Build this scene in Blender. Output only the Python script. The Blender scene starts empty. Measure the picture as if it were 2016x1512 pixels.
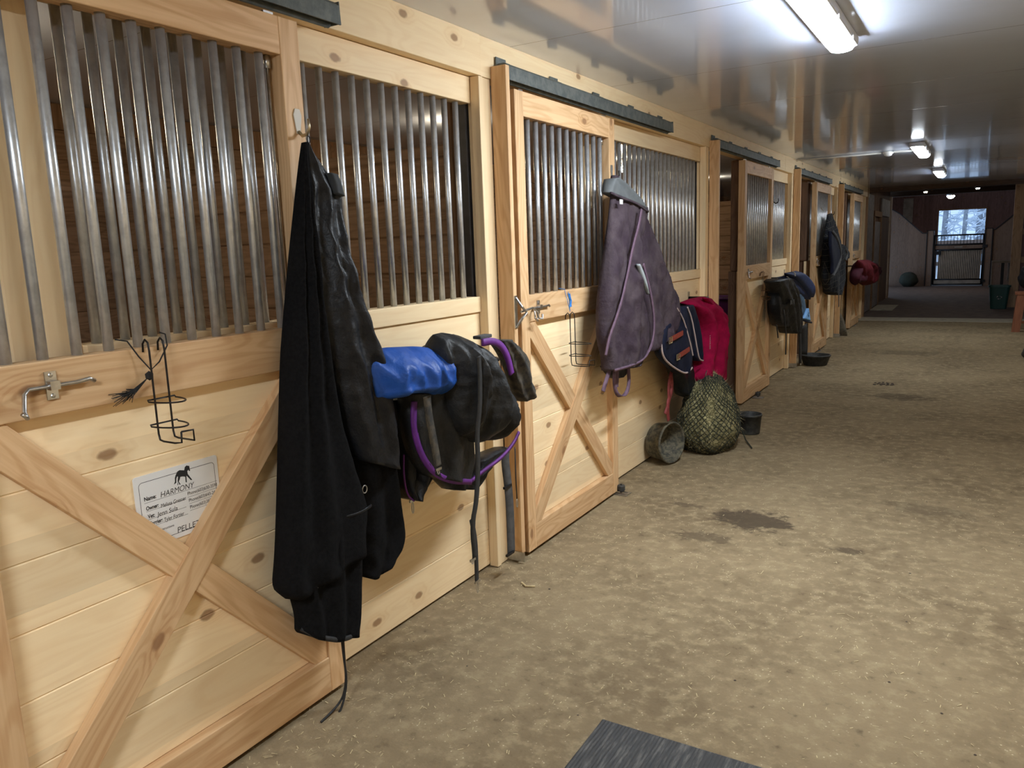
import bpy, bmesh, math, random
from mathutils import Vector, Matrix, noise, Euler
SC = bpy.context.scene
COL = SC.collection
PI = math.pi

# ------------------------------------------------------------------ camera
cam_d = bpy.data.cameras.new('camera')
cam = bpy.data.objects.new('camera', cam_d); COL.objects.link(cam)
cam_d.sensor_width = 36.0; cam_d.lens = 27.262
cam_d.clip_start = 0.05; cam_d.clip_end = 300
R_ = Matrix(((0.8575, -0.0574, 0.5113), (0.5133, 0.1636, -0.8425), (-0.0353, 0.9849, 0.1698)))
cam.matrix_world = Matrix.Translation((2.086, 0.0, 1.60)) @ R_.to_4x4()
SC.camera = cam
# ------------------------------------------------------------------ view, world
SC.view_settings.view_transform = 'Standard'
SC.view_settings.look = 'None'
SC.view_settings.gamma = 1.0
SC.view_settings.exposure = 0.98
SC.view_settings.use_curve_mapping = False
SC.cycles.use_denoising = True
SC.cycles.max_bounces = 8
SC.cycles.diffuse_bounces = 5
SC.cycles.glossy_bounces = 4
SC.cycles.caustics_reflective = False
SC.cycles.caustics_refractive = False
SC.cycles.sample_clamp_indirect = 6.0
W = bpy.data.worlds.new('overcast_sky'); SC.world = W; W.use_nodes = True
W.node_tree.nodes['Background'].inputs[0].default_value = (0.52, 0.72, 1.0, 1)
W.node_tree.nodes['Background'].inputs[1].default_value = 0.75
LAMP = 92.0        # radiance of the LED strips
BULB = 130.0

# ------------------------------------------------------------------ node helper
class N:
    def __init__(s, name):
        s.m = bpy.data.materials.new(name); s.m.use_nodes = True
        s.t = s.m.node_tree; s.n = s.t.nodes; s.l = s.t.links
        s.n.clear()
        s.out = s.n.new('ShaderNodeOutputMaterial')
        s.b = s.n.new('ShaderNodeBsdfPrincipled')
        s.l.new(s.b.outputs[0], s.out.inputs[0])
    def put(s, sock, v):
        if hasattr(v, 'is_linked') or isinstance(v, bpy.types.NodeSocket): s.l.new(v, sock)
        elif isinstance(v, (tuple, list)):
            sock.default_value = tuple(v) + ((1,) if len(v) == 3 and len(sock.default_value) == 4 else ())
        else: sock.default_value = v
    def set(s, **k):
        for a, v in k.items():
            s.put(s.b.inputs[{'color': 'Base Color', 'rough': 'Roughness', 'metal': 'Metallic', 'normal': 'Normal', 'emit': 'Emission Color',
                              'estr': 'Emission Strength', 'spec': 'Specular IOR Level', 'sheen': 'Sheen Weight', 'trans': 'Transmission Weight',
                              'alpha': 'Alpha', 'coat': 'Coat Weight'}[a]], v)
        return s
    def pos(s): return s.n.new('ShaderNodeNewGeometry').outputs['Position']
    def sep(s, v):
        q = s.n.new('ShaderNodeSeparateXYZ'); s.put(q.inputs[0], v); return q.outputs
    def comb(s, x, y, z):
        q = s.n.new('ShaderNodeCombineXYZ'); s.put(q.inputs[0], x); s.put(q.inputs[1], y); s.put(q.inputs[2], z); return q.outputs[0]
    def f(s, op, a, b=0.0, c=0.0):
        q = s.n.new('ShaderNodeMath'); q.operation = op
        s.put(q.inputs[0], a); s.put(q.inputs[1], b)
        if op in ('MULTIPLY_ADD', 'WRAP', 'SMOOTH_MIN'): s.put(q.inputs[2], c)
        return q.outputs[0]
    def dot(s, v, d):
        q = s.n.new('ShaderNodeVectorMath'); q.operation = 'DOT_PRODUCT'; s.put(q.inputs[0], v); s.put(q.inputs[1], d); return q.outputs['Value']
    def noise(s, v, scale=5, detail=3, rough=0.5, dist=0.0):
        q = s.n.new('ShaderNodeTexNoise'); s.put(q.inputs['Vector'], v)
        q.inputs['Scale'].default_value = scale; q.inputs['Detail'].default_value = detail
        q.inputs['Roughness'].default_value = rough; q.inputs['Distortion'].default_value = dist
        return q.outputs[0]
    def voro(s, v, scale=5, feature='F1', rnd=1.0, dim='3D'):
        q = s.n.new('ShaderNodeTexVoronoi'); q.feature = feature; q.voronoi_dimensions = dim; s.put(q.inputs['Vector'], v)
        q.inputs['Scale'].default_value = scale; q.inputs['Randomness'].default_value = rnd
        return q.outputs
    def ramp(s, v, a, b, lo=0.0, hi=1.0):
        q = s.n.new('ShaderNodeMapRange'); q.interpolation_type = 'SMOOTHSTEP'; s.put(q.inputs[0], v)
        for i, x in zip((1, 2, 3, 4), (a, b, lo, hi)): q.inputs[i].default_value = x
        return q.outputs[0]
    def mix(s, k, a, b, mode='MIX'):
        q = s.n.new('ShaderNodeMix'); q.data_type = 'RGBA'; q.blend_type = mode
        s.put(q.inputs[0], k); s.put(q.inputs[6], a); s.put(q.inputs[7], b); return q.outputs[2]
    def bump(s, h, strength=0.3, dist=0.01):
        q = s.n.new('ShaderNodeBump'); s.put(q.inputs['Height'], h)
        q.inputs['Strength'].default_value = strength; q.inputs['Distance'].default_value = dist
        return q.outputs[0]

def wood(name, light, dark, knot=(0.25, 0.12, 0.055), grain=(0, 1, 0), perp=(0, 0, 1), board=0.187, z0=0.0, knots=0.5, rough=0.55, streak=0.5, dirt=0.0, depth_perp=True):
    s = N(name); P = s.pos()
    u = s.dot(P, grain); v = s.dot(P, perp)
    idx = s.f('FLOOR', s.f('DIVIDE', s.f('SUBTRACT', v, z0), board))
    wn = s.n.new('ShaderNodeTexWhiteNoise'); wn.noise_dimensions = '1D'; s.put(wn.inputs['W'], idx)
    seed = s.f('MULTIPLY', wn.outputs['Value'], 37.0)
    x = s.dot(P, tuple(Vector(grain).cross(Vector(perp))))
    uu = s.f('ADD', u, seed)
    fine = s.noise(s.comb(s.f('MULTIPLY', uu, 1.6), s.f('MULTIPLY', v, 42), s.f('MULTIPLY', x, 42)), 1.0, 5, 0.6, 0.3)
    big = s.noise(s.comb(s.f('MULTIPLY', uu, 0.9), s.f('MULTIPLY', v, 6.0), s.f('MULTIPLY', x, 6.0)), 1.0, 2, 0.45, 0.25)
    vk = s.voro(s.comb(s.f('MULTIPLY', uu, 2.6), s.f('MULTIPLY', v, 4.6), 0.0), 1.0, dim='2D')
    kd = s.f('ADD', vk[0], s.f('MULTIPLY', s.noise(P, 30, 2), 0.05))
    sel = s.ramp(s.sep(vk[1])[0], 1 - knots - 0.01, 1 - knots + 0.01)
    kn = s.f('MULTIPLY', s.ramp(kd, 0.115, 0.075), sel)
    halo = s.f('MULTIPLY', s.ramp(kd, 0.30, 0.07), sel)
    rings = s.f('SINE', s.f('MULTIPLY', s.f('ADD', big, s.f('MULTIPLY', halo, 0.12)), 95))
    rings = s.ramp(rings, -0.4, 1.0)
    g = s.f('ADD', s.f('MULTIPLY', rings, 0.45 * streak), s.f('MULTIPLY', s.ramp(fine, 0.35, 0.7), 0.55 * streak))
    g = s.f('ADD', g, s.f('MULTIPLY', halo, 0.35))
    c = s.mix(g, light, dark)
    tone = s.f('MULTIPLY_ADD', wn.outputs['Value'], 0.22, 0.89)
    c = s.mix(1.0, c, s.comb(tone, tone, tone), 'MULTIPLY')
    c = s.mix(s.f('MULTIPLY', kn, 0.75), c, knot)
    if dirt > 0:
        dm = s.f('MULTIPLY', s.ramp(s.noise(P, 2.3, 5, 0.6), 0.45, 0.75), dirt)
        c = s.mix(dm, c, (0.09, 0.06, 0.04))
    s.set(color=c, rough=rough, spec=0.35, normal=s.bump(s.f('ADD', fine, s.f('MULTIPLY', kn, 0.4)), 0.12, 0.004))
    return s.m

PL, PD = (0.88, 0.695, 0.44), (0.75, 0.52, 0.28)
FL, FD = (0.72, 0.485, 0.27), (0.53, 0.30, 0.14)
M = {}
M['plank'] = wood('pale_pine_planks', PL, PD, knots=0.42, streak=0.45)
M['plank_fascia'] = wood('pale_pine_fascia', PL, PD, board=0.5, z0=2.1, knots=0.3, streak=0.45)
M['pine_v'] = wood('pale_pine_upright', PL, PD, grain=(0, 0, 1), perp=(0, 1, 0), board=3.0, knots=0.25, streak=0.5)
M['fir_h'] = wood('fir_rail', FL, FD, board=0.8, z0=0.35, knots=0.25, streak=0.9)
M['fir_v'] = wood('fir_upright', FL, FD, grain=(0, 0, 1), perp=(0, 1, 0), board=0.6, knots=0.2, streak=0.9)
_d = Vector((0, 0.97, -1.085)).normalized()
M['fir_dn'] = wood('fir_brace_down', FL, FD, grain=tuple(_d), perp=(0, -_d[2], _d[1]), board=2.0, knots=0.25, streak=0.9)
M['fir_up'] = wood('fir_brace_up', FL, FD, grain=(0, _d[1], -_d[2]), perp=(0, _d[2], _d[1]), board=2.0, knots=0.25, streak=0.9)
M['rough_y'] = wood('rough_brown_planks_back', (0.30, 0.185, 0.11), (0.14, 0.08, 0.045), knots=0.4, rough=0.8, streak=0.8, dirt=0.6)
M['rough_x'] = wood('rough_brown_planks_partition', (0.40, 0.265, 0.165), (0.20, 0.125, 0.072), grain=(1, 0, 0), perp=(0, 0, 1), knots=0.5, rough=0.8, streak=0.8, dirt=0.3)
M['rough_v'] = wood('brown_upright', (0.27, 0.155, 0.085), (0.13, 0.07, 0.035), grain=(0, 0, 1), perp=(0, 1, 0), board=3, rough=0.8, streak=0.8)
M['barn_x'] = wood('dark_barn_boards', (0.22, 0.12, 0.10), (0.12, 0.065, 0.052), grain=(0, 0, 1), perp=(1, 0, 0), board=0.28, knots=0.3, rough=0.85, streak=0.8)
M['barn_y'] = wood('dark_barn_boards_side', (0.20, 0.115, 0.07), (0.10, 0.055, 0.035), grain=(0, 0, 1), perp=(0, 1, 0), board=0.28, knots=0.3, rough=0.85, streak=0.8)
M['wing'] = wood('grey_brown_wing_boards', (0.19, 0.125, 0.09), (0.12, 0.078, 0.058), grain=(0, 0, 1), perp=(1, 0, 0), board=0.28, knots=0.35, rough=0.85, streak=0.7)
M['beam'] = wood('weathered_beam', (0.15, 0.095, 0.065), (0.075, 0.045, 0.03), grain=(1, 0, 0), perp=(0, 0, 1), board=2, rough=0.85, streak=0.8)
M['post'] = wood('timber_post', (0.42, 0.255, 0.14), (0.26, 0.145, 0.075), grain=(0, 0, 1), perp=(1, 0, 0), board=3, rough=0.7, streak=0.8)
M['cherry'] = wood('reddish_bench_wood', (0.26, 0.095, 0.045), (0.16, 0.05, 0.025), grain=(0, 0, 1), perp=(1, 0, 0), board=3, rough=0.5, streak=0.7, knots=0.05)

def plain(name, col, rough=0.5, metal=0.0, var=0.0, vs=8.0, bumpy=0.0, bs=60.0, spec=0.5, bd=0.004, col2=None, sheen=0.0):
    s = N(name); P = s.pos(); c = col
    if var > 0:
        n = s.noise(P, vs, 4, 0.6)
        c2 = col2 or tuple(x * (1 - var) for x in col)
        c = s.mix(s.ramp(n, 0.35, 0.68), col, c2)
    s.set(color=c, rough=rough, metal=metal, spec=spec)
    if sheen: s.set(sheen=sheen)
    if bumpy > 0: s.set(normal=s.bump(s.noise(P, bs, 4, 0.6), bumpy, bd))
    return s.m
M['bar'] = plain('galvanised_tube', (0.66, 0.69, 0.73), 0.33, 0.72, 0.2, 26, 0.06, 160)
M['zinc'] = plain('zinc_hardware', (0.62, 0.62, 0.62), 0.28, 1.0, 0.25, 30)
M['track'] = plain('grey_green_track_steel', (0.085, 0.10, 0.098), 0.6, 0.25, 0.5, 20, 0.5, 90, col2=(0.15, 0.16, 0.15))
M['blackmetal'] = plain('black_iron', (0.012, 0.012, 0.014), 0.45, 0.4)
M['wire'] = plain('black_wire', (0.02, 0.016, 0.015), 0.4, 0.6)
M['rust'] = plain('brown_wire', (0.10, 0.045, 0.02), 0.6, 0.5)
M['darksteel'] = plain('dark_grey_steel_post', (0.07, 0.07, 0.078), 0.5, 0.1, 0.3, 12)
M['rubber'] = plain('black_rubber', (0.022, 0.022, 0.023), 0.6, 0, 0.5, 30, 0.3, 60, col2=(0.05, 0.05, 0.045))
M['dirty_rubber'] = plain('mud_caked_rubber', (0.045, 0.044, 0.036), 0.75, 0, 0.5, 34, 0.6, 60, col2=(0.15, 0.13, 0.085), spec=0.3)
M['fleece'] = plain('black_fleece', (0.010, 0.010, 0.011), 0.95, 0, 0.4, 90, 0.7, 380, spec=0.08, bd=0.003)
M['nylon'] = plain('black_nylon', (0.008, 0.009, 0.012), 0.46, 0, 0.3, 12, 0.55, 24, bd=0.01, spec=0.28)
M['nylon_dusty'] = plain('dusty_black_nylon', (0.008, 0.009, 0.011), 0.55, 0, 0.5, 9, 0.55, 20, bd=0.012, col2=(0.018, 0.018, 0.018), spec=0.35)
M['web'] = plain('black_webbing', (0.02, 0.02, 0.021), 0.7, 0, 0.4, 60, 0.4, 300)
M['web_worn'] = plain('worn_black_webbing', (0.018, 0.017, 0.016), 0.8, 0, 0.5, 30, 0.4, 300, col2=(0.075, 0.06, 0.04))
M['greyweb'] = plain('grey_webbing', (0.075, 0.075, 0.078), 0.75, 0, 0.4, 30, 0.4, 250)
M['blue'] = plain('royal_blue_nylon', (0.012, 0.080, 0.38), 0.5, 0, 0.25, 8, 0.5, 18, bd=0.012, spec=0.35)
M['purple'] = plain('purple_binding', (0.13, 0.018, 0.22), 0.6, 0, 0.2, 30)
M['plum'] = plain('dusty_plum_canvas', (0.037, 0.024, 0.034), 0.85, 0, 0.5, 7, 0.7, 22, spec=0.2, bd=0.012, col2=(0.070, 0.052, 0.060))
M['plum_light'] = plain('mauve_binding', (0.13, 0.075, 0.115), 0.8, 0, 0.3, 30)
M['lining'] = plain('pale_grey_lining', (0.11, 0.12, 0.125), 0.7, 0, 0.2, 20)
M['lining_pale'] = plain('pale_lining_cloth', (0.30, 0.33, 0.34), 0.7)
M['crimson'] = plain('crimson_fleece', (0.27, 0.004, 0.04), 0.9, 0, 0.25, 14, 0.5, 40, spec=0.1, bd=0.008)
M['navy'] = plain('navy_blanket_cloth', (0.005, 0.008, 0.026), 0.75, 0, 0.3, 12, 0.5, 40, bd=0.006, spec=0.25)
M['navydark'] = plain('dark_grey_patch', (0.03, 0.035, 0.04), 0.8)
M['quilt'] = plain('navy_quilted_pad', (0.018, 0.032, 0.10), 0.7, 0, 0.2, 12, 0.5, 90, bd=0.006, spec=0.3)
M['piping'] = plain('pale_piping', (0.42, 0.33, 0.32), 0.7)
M['redpiping'] = plain('dark_red_webbing', (0.22, 0.03, 0.03), 0.7, 0, 0.3, 40)
M['leather'] = plain('reddish_leather_tab', (0.25, 0.035, 0.022), 0.5, 0, 0.3, 60)
M['enamel'] = plain('cream_enamel', (0.52, 0.47, 0.38), 0.45)
M['brass'] = plain('dull_brass_buckle', (0.55, 0.47, 0.32), 0.35, 1.0)
M['maroon'] = plain('maroon_cloth', (0.11, 0.010, 0.016), 0.8, 0, 0.3, 10, 0.5, 30, spec=0.2, bd=0.008)
M['maroon2'] = plain('dull_plum_cloth', (0.065, 0.012, 0.022), 0.8, 0, 0.3, 10, 0.5, 30, spec=0.2)
M['lightblue'] = plain('light_blue_pad_cloth', (0.22, 0.44, 0.78), 0.8, 0, 0.15, 20, 0.3, 60, spec=0.2)
M['greyblue'] = plain('dusty_blue_pad_cloth', (0.085, 0.14, 0.21), 0.8, 0, 0.3, 20, 0.3, 60, spec=0.2)
M['white'] = plain('white_plastic', (0.78, 0.78, 0.76), 0.4)
M['board'] = plain('white_sign_board', (0.74, 0.74, 0.74), 0.35)
M['ink'] = plain('black_ink', (0.012, 0.012, 0.014), 0.6)
M['marker'] = plain('grey_marker', (0.055, 0.055, 0.055), 0.6)
M['twine_blue'] = plain('blue_twine', (0.03, 0.22, 0.62), 0.7)
M['twine_black'] = plain('black_twine', (0.015, 0.014, 0.014), 0.9)
M['purplepl'] = plain('purple_plastic', (0.075, 0.012, 0.13), 0.4)
M['greenpl'] = plain('dark_green_plastic', (0.008, 0.045, 0.032), 0.45)
M['red'] = plain('red_cloth', (0.55, 0.03, 0.03), 0.7)
M['yellow'] = plain('yellow_label', (0.75, 0.6, 0.12), 0.6)
M['bristle'] = plain('grey_brown_bristles', (0.10, 0.085, 0.065), 0.9, 0, 0.5, 60, 0.8, 120, col2=(0.18, 0.15, 0.10))
M['paleply'] = plain('pale_painted_board', (0.30, 0.25, 0.20), 0.7, 0, 0.3, 6)
M['greydoor'] = plain('weathered_grey_paint', (0.26, 0.23, 0.22), 0.7, 0, 0.35, 7)
M['brick'] = plain('dark_brick_paving', (0.125, 0.082, 0.062), 0.8, 0, 0.4, 5, 0.5, 25)
M['kerb'] = plain('pale_concrete_strip', (0.46, 0.41, 0.31), 0.85, 0, 0.25, 9, 0.3, 60)
M['snow'] = plain('snow', (0.82, 0.85, 0.9), 0.8, 0, 0.1, 1)
M['bark'] = plain('frosty_bark', (0.30, 0.32, 0.36), 0.9, 0, 0.4, 6)
M['frost'] = plain('snowy_twigs', (0.62, 0.68, 0.76), 0.9, 0, 0.3, 3)
M['infill'] = plain('pale_gate_board', (0.50, 0.42, 0.34), 0.7, 0, 0.2, 6)
M['fence'] = plain('brown_fence', (0.22, 0.16, 0.13), 0.8)
M['straw'] = plain('straw', (0.62, 0.50, 0.28), 0.8, 0, 0.4, 30)
M['dung'] = plain('dark_debris', (0.07, 0.05, 0.035), 0.9)
M['shavings'] = plain('bedding_shavings', (0.25, 0.17, 0.11), 0.9, 0, 0.6, 14, 0.9, 30, bd=0.03, col2=(0.09, 0.06, 0.04))

# plaid blanket
s = N('dark_plaid_blanket'); P = s.pos(); x, y, z = s.sep(P)
a = s.ramp(s.f('ABSOLUTE', s.f('SINE', s.f('MULTIPLY', s.f('ADD', y, s.f('MULTIPLY', z, 0.35)), 42))), 0.12, 0.02)
b = s.ramp(s.f('ABSOLUTE', s.f('SINE', s.f('MULTIPLY', s.f('SUBTRACT', z, s.f('MULTIPLY', y, 0.2)), 36))), 0.12, 0.02)
s.set(color=s.mix(s.f('MAXIMUM', a, b), (0.016, 0.019, 0.026), (0.13, 0.12, 0.105)), rough=0.85, spec=0.2, normal=s.bump(s.noise(P, 40, 3), 0.5, 0.006))
M['plaid'] = s.m

# glossy white ceiling panels
s = N('glossy_ceiling_panels'); P = s.pos(); x, y, z = s.sep(P)
wv = s.noise(s.comb(s.f('MULTIPLY', x, 0.5), s.f('MULTIPLY', y, 1.5), 0.0), 2.0, 2, 0.5)
ws = s.noise(s.comb(s.f('MULTIPLY', x, 2.0), s.f('MULTIPLY', y, 7.0), 0.0), 2.0, 2, 0.5)
seam = s.ramp(s.f('ABSOLUTE', s.f('SUBTRACT', s.f('FRACT', s.f('DIVIDE', s.f('ADD', y, 0.2), 1.22)), 0.5)), 0.497, 0.4985)
fly = s.ramp(s.voro(P, 2.2)[0], 0.022, 0.012)
c = s.mix(seam, (0.70, 0.78, 0.97), (0.3, 0.29, 0.29))
c = s.mix(s.ramp(s.noise(P, 1.1, 5, 0.6), 0.4, 0.8, 0, 0.5), c, (0.62, 0.65, 0.74))
c = s.mix(fly, c, (0.8, 0.77, 0.7))
hb = s.f('ADD', s.f('MULTIPLY', wv, 1.0), s.f('MULTIPLY', ws, 0.12))
hb = s.f('SUBTRACT', hb, s.f('MULTIPLY', seam, 0.15))
s.b.inputs['Coat Roughness'].default_value = 0.04
s.set(coat=0.35, color=c, rough=0.12, spec=0.75, normal=s.bump(hb, 0.3, 0.0035))
M['ceil'] = s.m

# packed dirt floor
s = N('packed_dirt_floor'); P = s.pos()
n1 = s.noise(P, 1.3, 6, 0.62); n2 = s.noise(P, 14, 5, 0.65); n3 = s.noise(P, 70, 3, 0.6)
c = s.mix(s.ramp(n1, 0.35, 0.7), (0.262, 0.198, 0.118), (0.180, 0.133, 0.079))
c = s.mix(s.ramp(n2, 0.45, 0.68, 0, 0.8), c, (0.34, 0.268, 0.160))
c = s.mix(s.ramp(n2, 0.42, 0.25, 0, 0.7), c, (0.108, 0.080, 0.050))
v1 = s.voro(P, 55)[0]
sp = s.f('MULTIPLY', s.ramp(v1, 0.20, 0.10), s.ramp(n2, 0.45, 0.6))
c = s.mix(s.f('MULTIPLY', sp, 0.8), c, (0.60, 0.50, 0.34))
for (cx_, cy_, rx, ry, k) in ((1.02, 4.40, 0.26, 0.20, 0.9), (0.83, 4.02, 0.20, 0.10, 0.55), (1.58, 4.15, 0.10, 0.05, 0.7), (1.45, 8.6, 0.30, 0.22, 0.55), (0.62, 4.5, 0.12, 0.05, 0.5), (1.9, 5.0, 0.3, 0.12, 0.35), (1.3, 12.0, .5, .3, .4)):
    q = s.n.new('ShaderNodeVectorMath'); q.operation = 'DISTANCE'
    x, y, z = s.sep(P)
    s.put(q.inputs[0], s.comb(s.f('DIVIDE', x, rx), s.f('DIVIDE', y, ry), 0.0)); q.inputs[1].default_value = (cx_ / rx, cy_ / ry, 0)
    dd = s.f('ADD', q.outputs['Value'], s.f('MULTIPLY', s.f('SUBTRACT', s.noise(P, 9, 5, 0.7), 0.5), 2.6))
    c = s.mix(s.f('MULTIPLY', s.ramp(dd, 1.0, 0.55), k), c, (0.075, 0.056, 0.038))
h = s.f('ADD', s.f('MULTIPLY', n2, 0.7), s.f('MULTIPLY', n3, 0.5))
s.set(color=c, rough=0.95, spec=0.04, normal=s.bump(h, 0.55, 0.012))
M['floor'] = s.m

# ribbed rubber mat
s = N('ribbed_rubber_mat'); P = s.pos(); x, y, z = s.sep(P)
rib = s.f('SINE', s.f('MULTIPLY', s.f('ADD', x, s.f('MULTIPLY', s.noise(P, 6, 2), 0.004)), 2 * PI / 0.012))
c = s.mix(s.ramp(s.noise(s.comb(s.f('MULTIPLY', x, 8), y, 0.0), 9, 5, 0.7), 0.45, 0.75), (0.055, 0.056, 0.058), (0.17, 0.165, 0.155))
s.set(color=c, rough=0.75, spec=0.3, normal=s.bump(rib, 0.5, 0.004))
M['mat'] = s.m

# hay in a net
s = N('hay'); P = s.pos()
a = s.noise(P, 45, 4, 0.7, 1.5)
c = s.mix(s.ramp(a, 0.42, 0.62), (0.11, 0.10, 0.045), (0.46, 0.41, 0.21))
c = s.mix(s.ramp(a, 0.66, 0.74), c, (0.65, 0.58, 0.32))
s.set(color=c, rough=0.9, spec=0.2, normal=s.bump(a, 1.0, 0.02))
M['hay'] = s.m
M['net'] = plain('dark_green_net_cord', (0.02, 0.024, 0.016), 0.9)

# lit lens / bulb
def emitter(name, col, st):
    s = N(name); s.set(color=(0.8, 0.8, 0.8), emit=col, estr=st, rough=0.4); return s.m
M['lens'] = emitter('led_lens_lit', (0.85, 0.93, 1.0), LAMP)
M['lens_far'] = emitter('led_lens_lit_far', (0.85, 0.93, 1.0), LAMP * 0.36)
M['bulb'] = emitter('warm_bulb_lit', (1.0, 0.80, 0.52), BULB)
M['bulb_small'] = emitter('far_bulb_lit', (1.0, 0.88, 0.70), 60.0)
M['housing'] = plain('white_lamp_housing', (0.6, 0.62, 0.66), 0.4)

# ------------------------------------------------------------------ mesh helpers
class MB:
    def __init__(s): s.v = []; s.f = []
    def add(s, vs, fs):
        k = len(s.v); s.v += [tuple(v) for v in vs]; s.f += [tuple(i + k for i in f) for f in fs]; return s
    def box(s, x0, x1, y0, y1, z0, z1):
        return s.add([(x, y, z) for x in (x0, x1) for y in (y0, y1) for z in (z0, z1)],
                     [(0, 1, 3, 2), (4, 6, 7, 5), (0, 4, 5, 1), (2, 3, 7, 6), (0, 2, 6, 4), (1, 5, 7, 3)])
    def prism(s, poly, h0, h1, axis=0):
        """poly: 2D outline in the two other axes; extruded h0..h1 along axis."""
        n = len(poly)
        def p(a, h):
            return (h, a[0], a[1]) if axis == 0 else ((a[0], h, a[1]) if axis == 1 else (a[0], a[1], h))
        vs = [p(a, h0) for a in poly] + [p(a, h1) for a in poly]
        return s.add(vs, [tuple(range(n))[::-1], tuple(range(n, 2 * n))] + [(i, (i + 1) % n, n + (i + 1) % n, n + i) for i in range(n)])
    def tube(s, pts, r, n=10, closed=False, flat=None, cap=True):
        pts = [Vector(p) for p in pts]; m = len(pts); rings = []
        up = None
        for i, p in enumerate(pts):
            a = pts[i - 1] if (i > 0 or closed) else p
            b = pts[(i + 1) % m] if (i < m - 1 or closed) else p
            t = (b - a)
            if t.length < 1e-9: t = Vector((0, 0, 1))
            t.normalize()
            if up is None:
                up = Vector((1, 0, 0)) if abs(t.x) < 0.9 else Vector((0, 0, 1))
            sd = t.cross(up)
            if sd.length < 1e-6: sd = t.orthogonal()
            sd.normalize(); up = sd.cross(t).normalized()
            rr = r[i] if isinstance(r, (list, tuple)) else r
            ra, rb = (rr, rr) if flat is None else (rr, rr * flat)
            rings.append([p + sd * (math.cos(2 * PI * k / n) * ra) + up * (math.sin(2 * PI * k / n) * rb) for k in range(n)])
        vs = [v for ring in rings for v in ring]; fs = []
        for i in range(m if closed else m - 1):
            j = (i + 1) % m
            for k in range(n):
                fs.append((i * n + k, i * n + (k + 1) % n, j * n + (k + 1) % n, j * n + k))
        if not closed and cap:
            fs += [tuple(range(n))[::-1], tuple(range((m - 1) * n, m * n))]
        return s.add(vs, fs)
    def ribbon(s, pts, w, th, wdir=(0, 1, 0)):
        """flat strap following pts, width w along wdir, thickness th."""
        pts = [Vector(p) for p in pts]; wd = Vector(wdir).normalized(); vs = []; m = len(pts)
        for i, p in enumerate(pts):
            t = (pts[min(i + 1, m - 1)] - pts[max(i - 1, 0)]).normalized()
            nn = t.cross(wd)
            nn = nn.normalized() if nn.length > 1e-6 else Vector((1, 0, 0))
            ww = nn.cross(t).normalized()
            vs += [p + ww * w / 2 + nn * th / 2, p - ww * w / 2 + nn * th / 2, p - ww * w / 2 - nn * th / 2, p + ww * w / 2 - nn * th / 2]
        fs = []
        for i in range(m - 1):
            for k in range(4):
                fs.append((4 * i + k, 4 * i + (k + 1) % 4, 4 * i + 4 + (k + 1) % 4, 4 * i + 4 + k))
        fs += [(3, 2, 1, 0), (4 * m - 4, 4 * m - 3, 4 * m - 2, 4 * m - 1)]
        return s.add(vs, fs)
    def lathe(s, prof, c=(0, 0, 0), n=32, mat=None):
        """prof: (r,z) list; closed when it starts and ends on r=0."""
        vs = []; fs = []
        for r, z in prof:
            for k in range(n):
                v = Vector((math.cos(2 * PI * k / n) * r, math.sin(2 * PI * k / n) * r, z))
                if mat is not None: v = mat @ v
                vs.append(v + Vector(c))
        for i in range(len(prof) - 1):
            for k in range(n):
                fs.append((i * n + k, i * n + (k + 1) % n, (i + 1) * n + (k + 1) % n, (i + 1) * n + k))
        return s.add(vs, fs)
    def build(s, name, mat, parent=None, smooth=False, bevel=0.0, subsurf=0):
        off = ORG.get(parent.name, Vector((0, 0, 0))) if parent else Vector((0, 0, 0))
        me = bpy.data.meshes.new(name)
        me.from_pydata([tuple(Vector(v) - off) for v in s.v], [], s.f)
        bm = bmesh.new(); bm.from_mesh(me)
        bmesh.ops.remove_doubles(bm, verts=bm.verts, dist=1e-6)
        bmesh.ops.recalc_face_normals(bm, faces=bm.faces)
        bm.to_mesh(me); bm.free()
        me.materials.append(M[mat] if isinstance(mat, str) else mat)
        o = bpy.data.objects.new(name, me); COL.objects.link(o)
        if parent: o.parent = parent; ORG[o.name] = off
        if smooth: me.polygons.foreach_set('use_smooth', [True] * len(me.polygons))
        if bevel:
            b = o.modifiers.new('bevel', 'BEVEL'); b.width = bevel; b.segments = 2; b.limit_method = 'ANGLE'; b.angle_limit = 0.7
        if subsurf:
            q = o.modifiers.new('subd', 'SUBSURF'); q.levels = subsurf; q.render_levels = subsurf
        return o
ORG = {}
def thing(name, label, cat, loc=(0, 0, 0), group=None):
    o = bpy.data.objects.new(name, None); COL.objects.link(o); o.location = loc; o.empty_display_size = 0.1
    ORG[o.name] = Vector(loc); o['label'] = label; o['category'] = cat
    if group: o['group'] = group
    return o
def tag(o, label, cat, group=None, kind=None):
    o['label'] = label; o['category'] = cat
    if group: o['group'] = group
    if kind: o['kind'] = kind
    return o
def struct(o, label=None):
    o['kind'] = 'structure'
    if label: o['label'] = label
    return o
def box(name, mat, x0, x1, y0, y1, z0, z1, parent=None, bevel=0.003):
    return MB().box(x0, x1, y0, y1, z0, z1).build(name, mat, parent, bevel=bevel)

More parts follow.
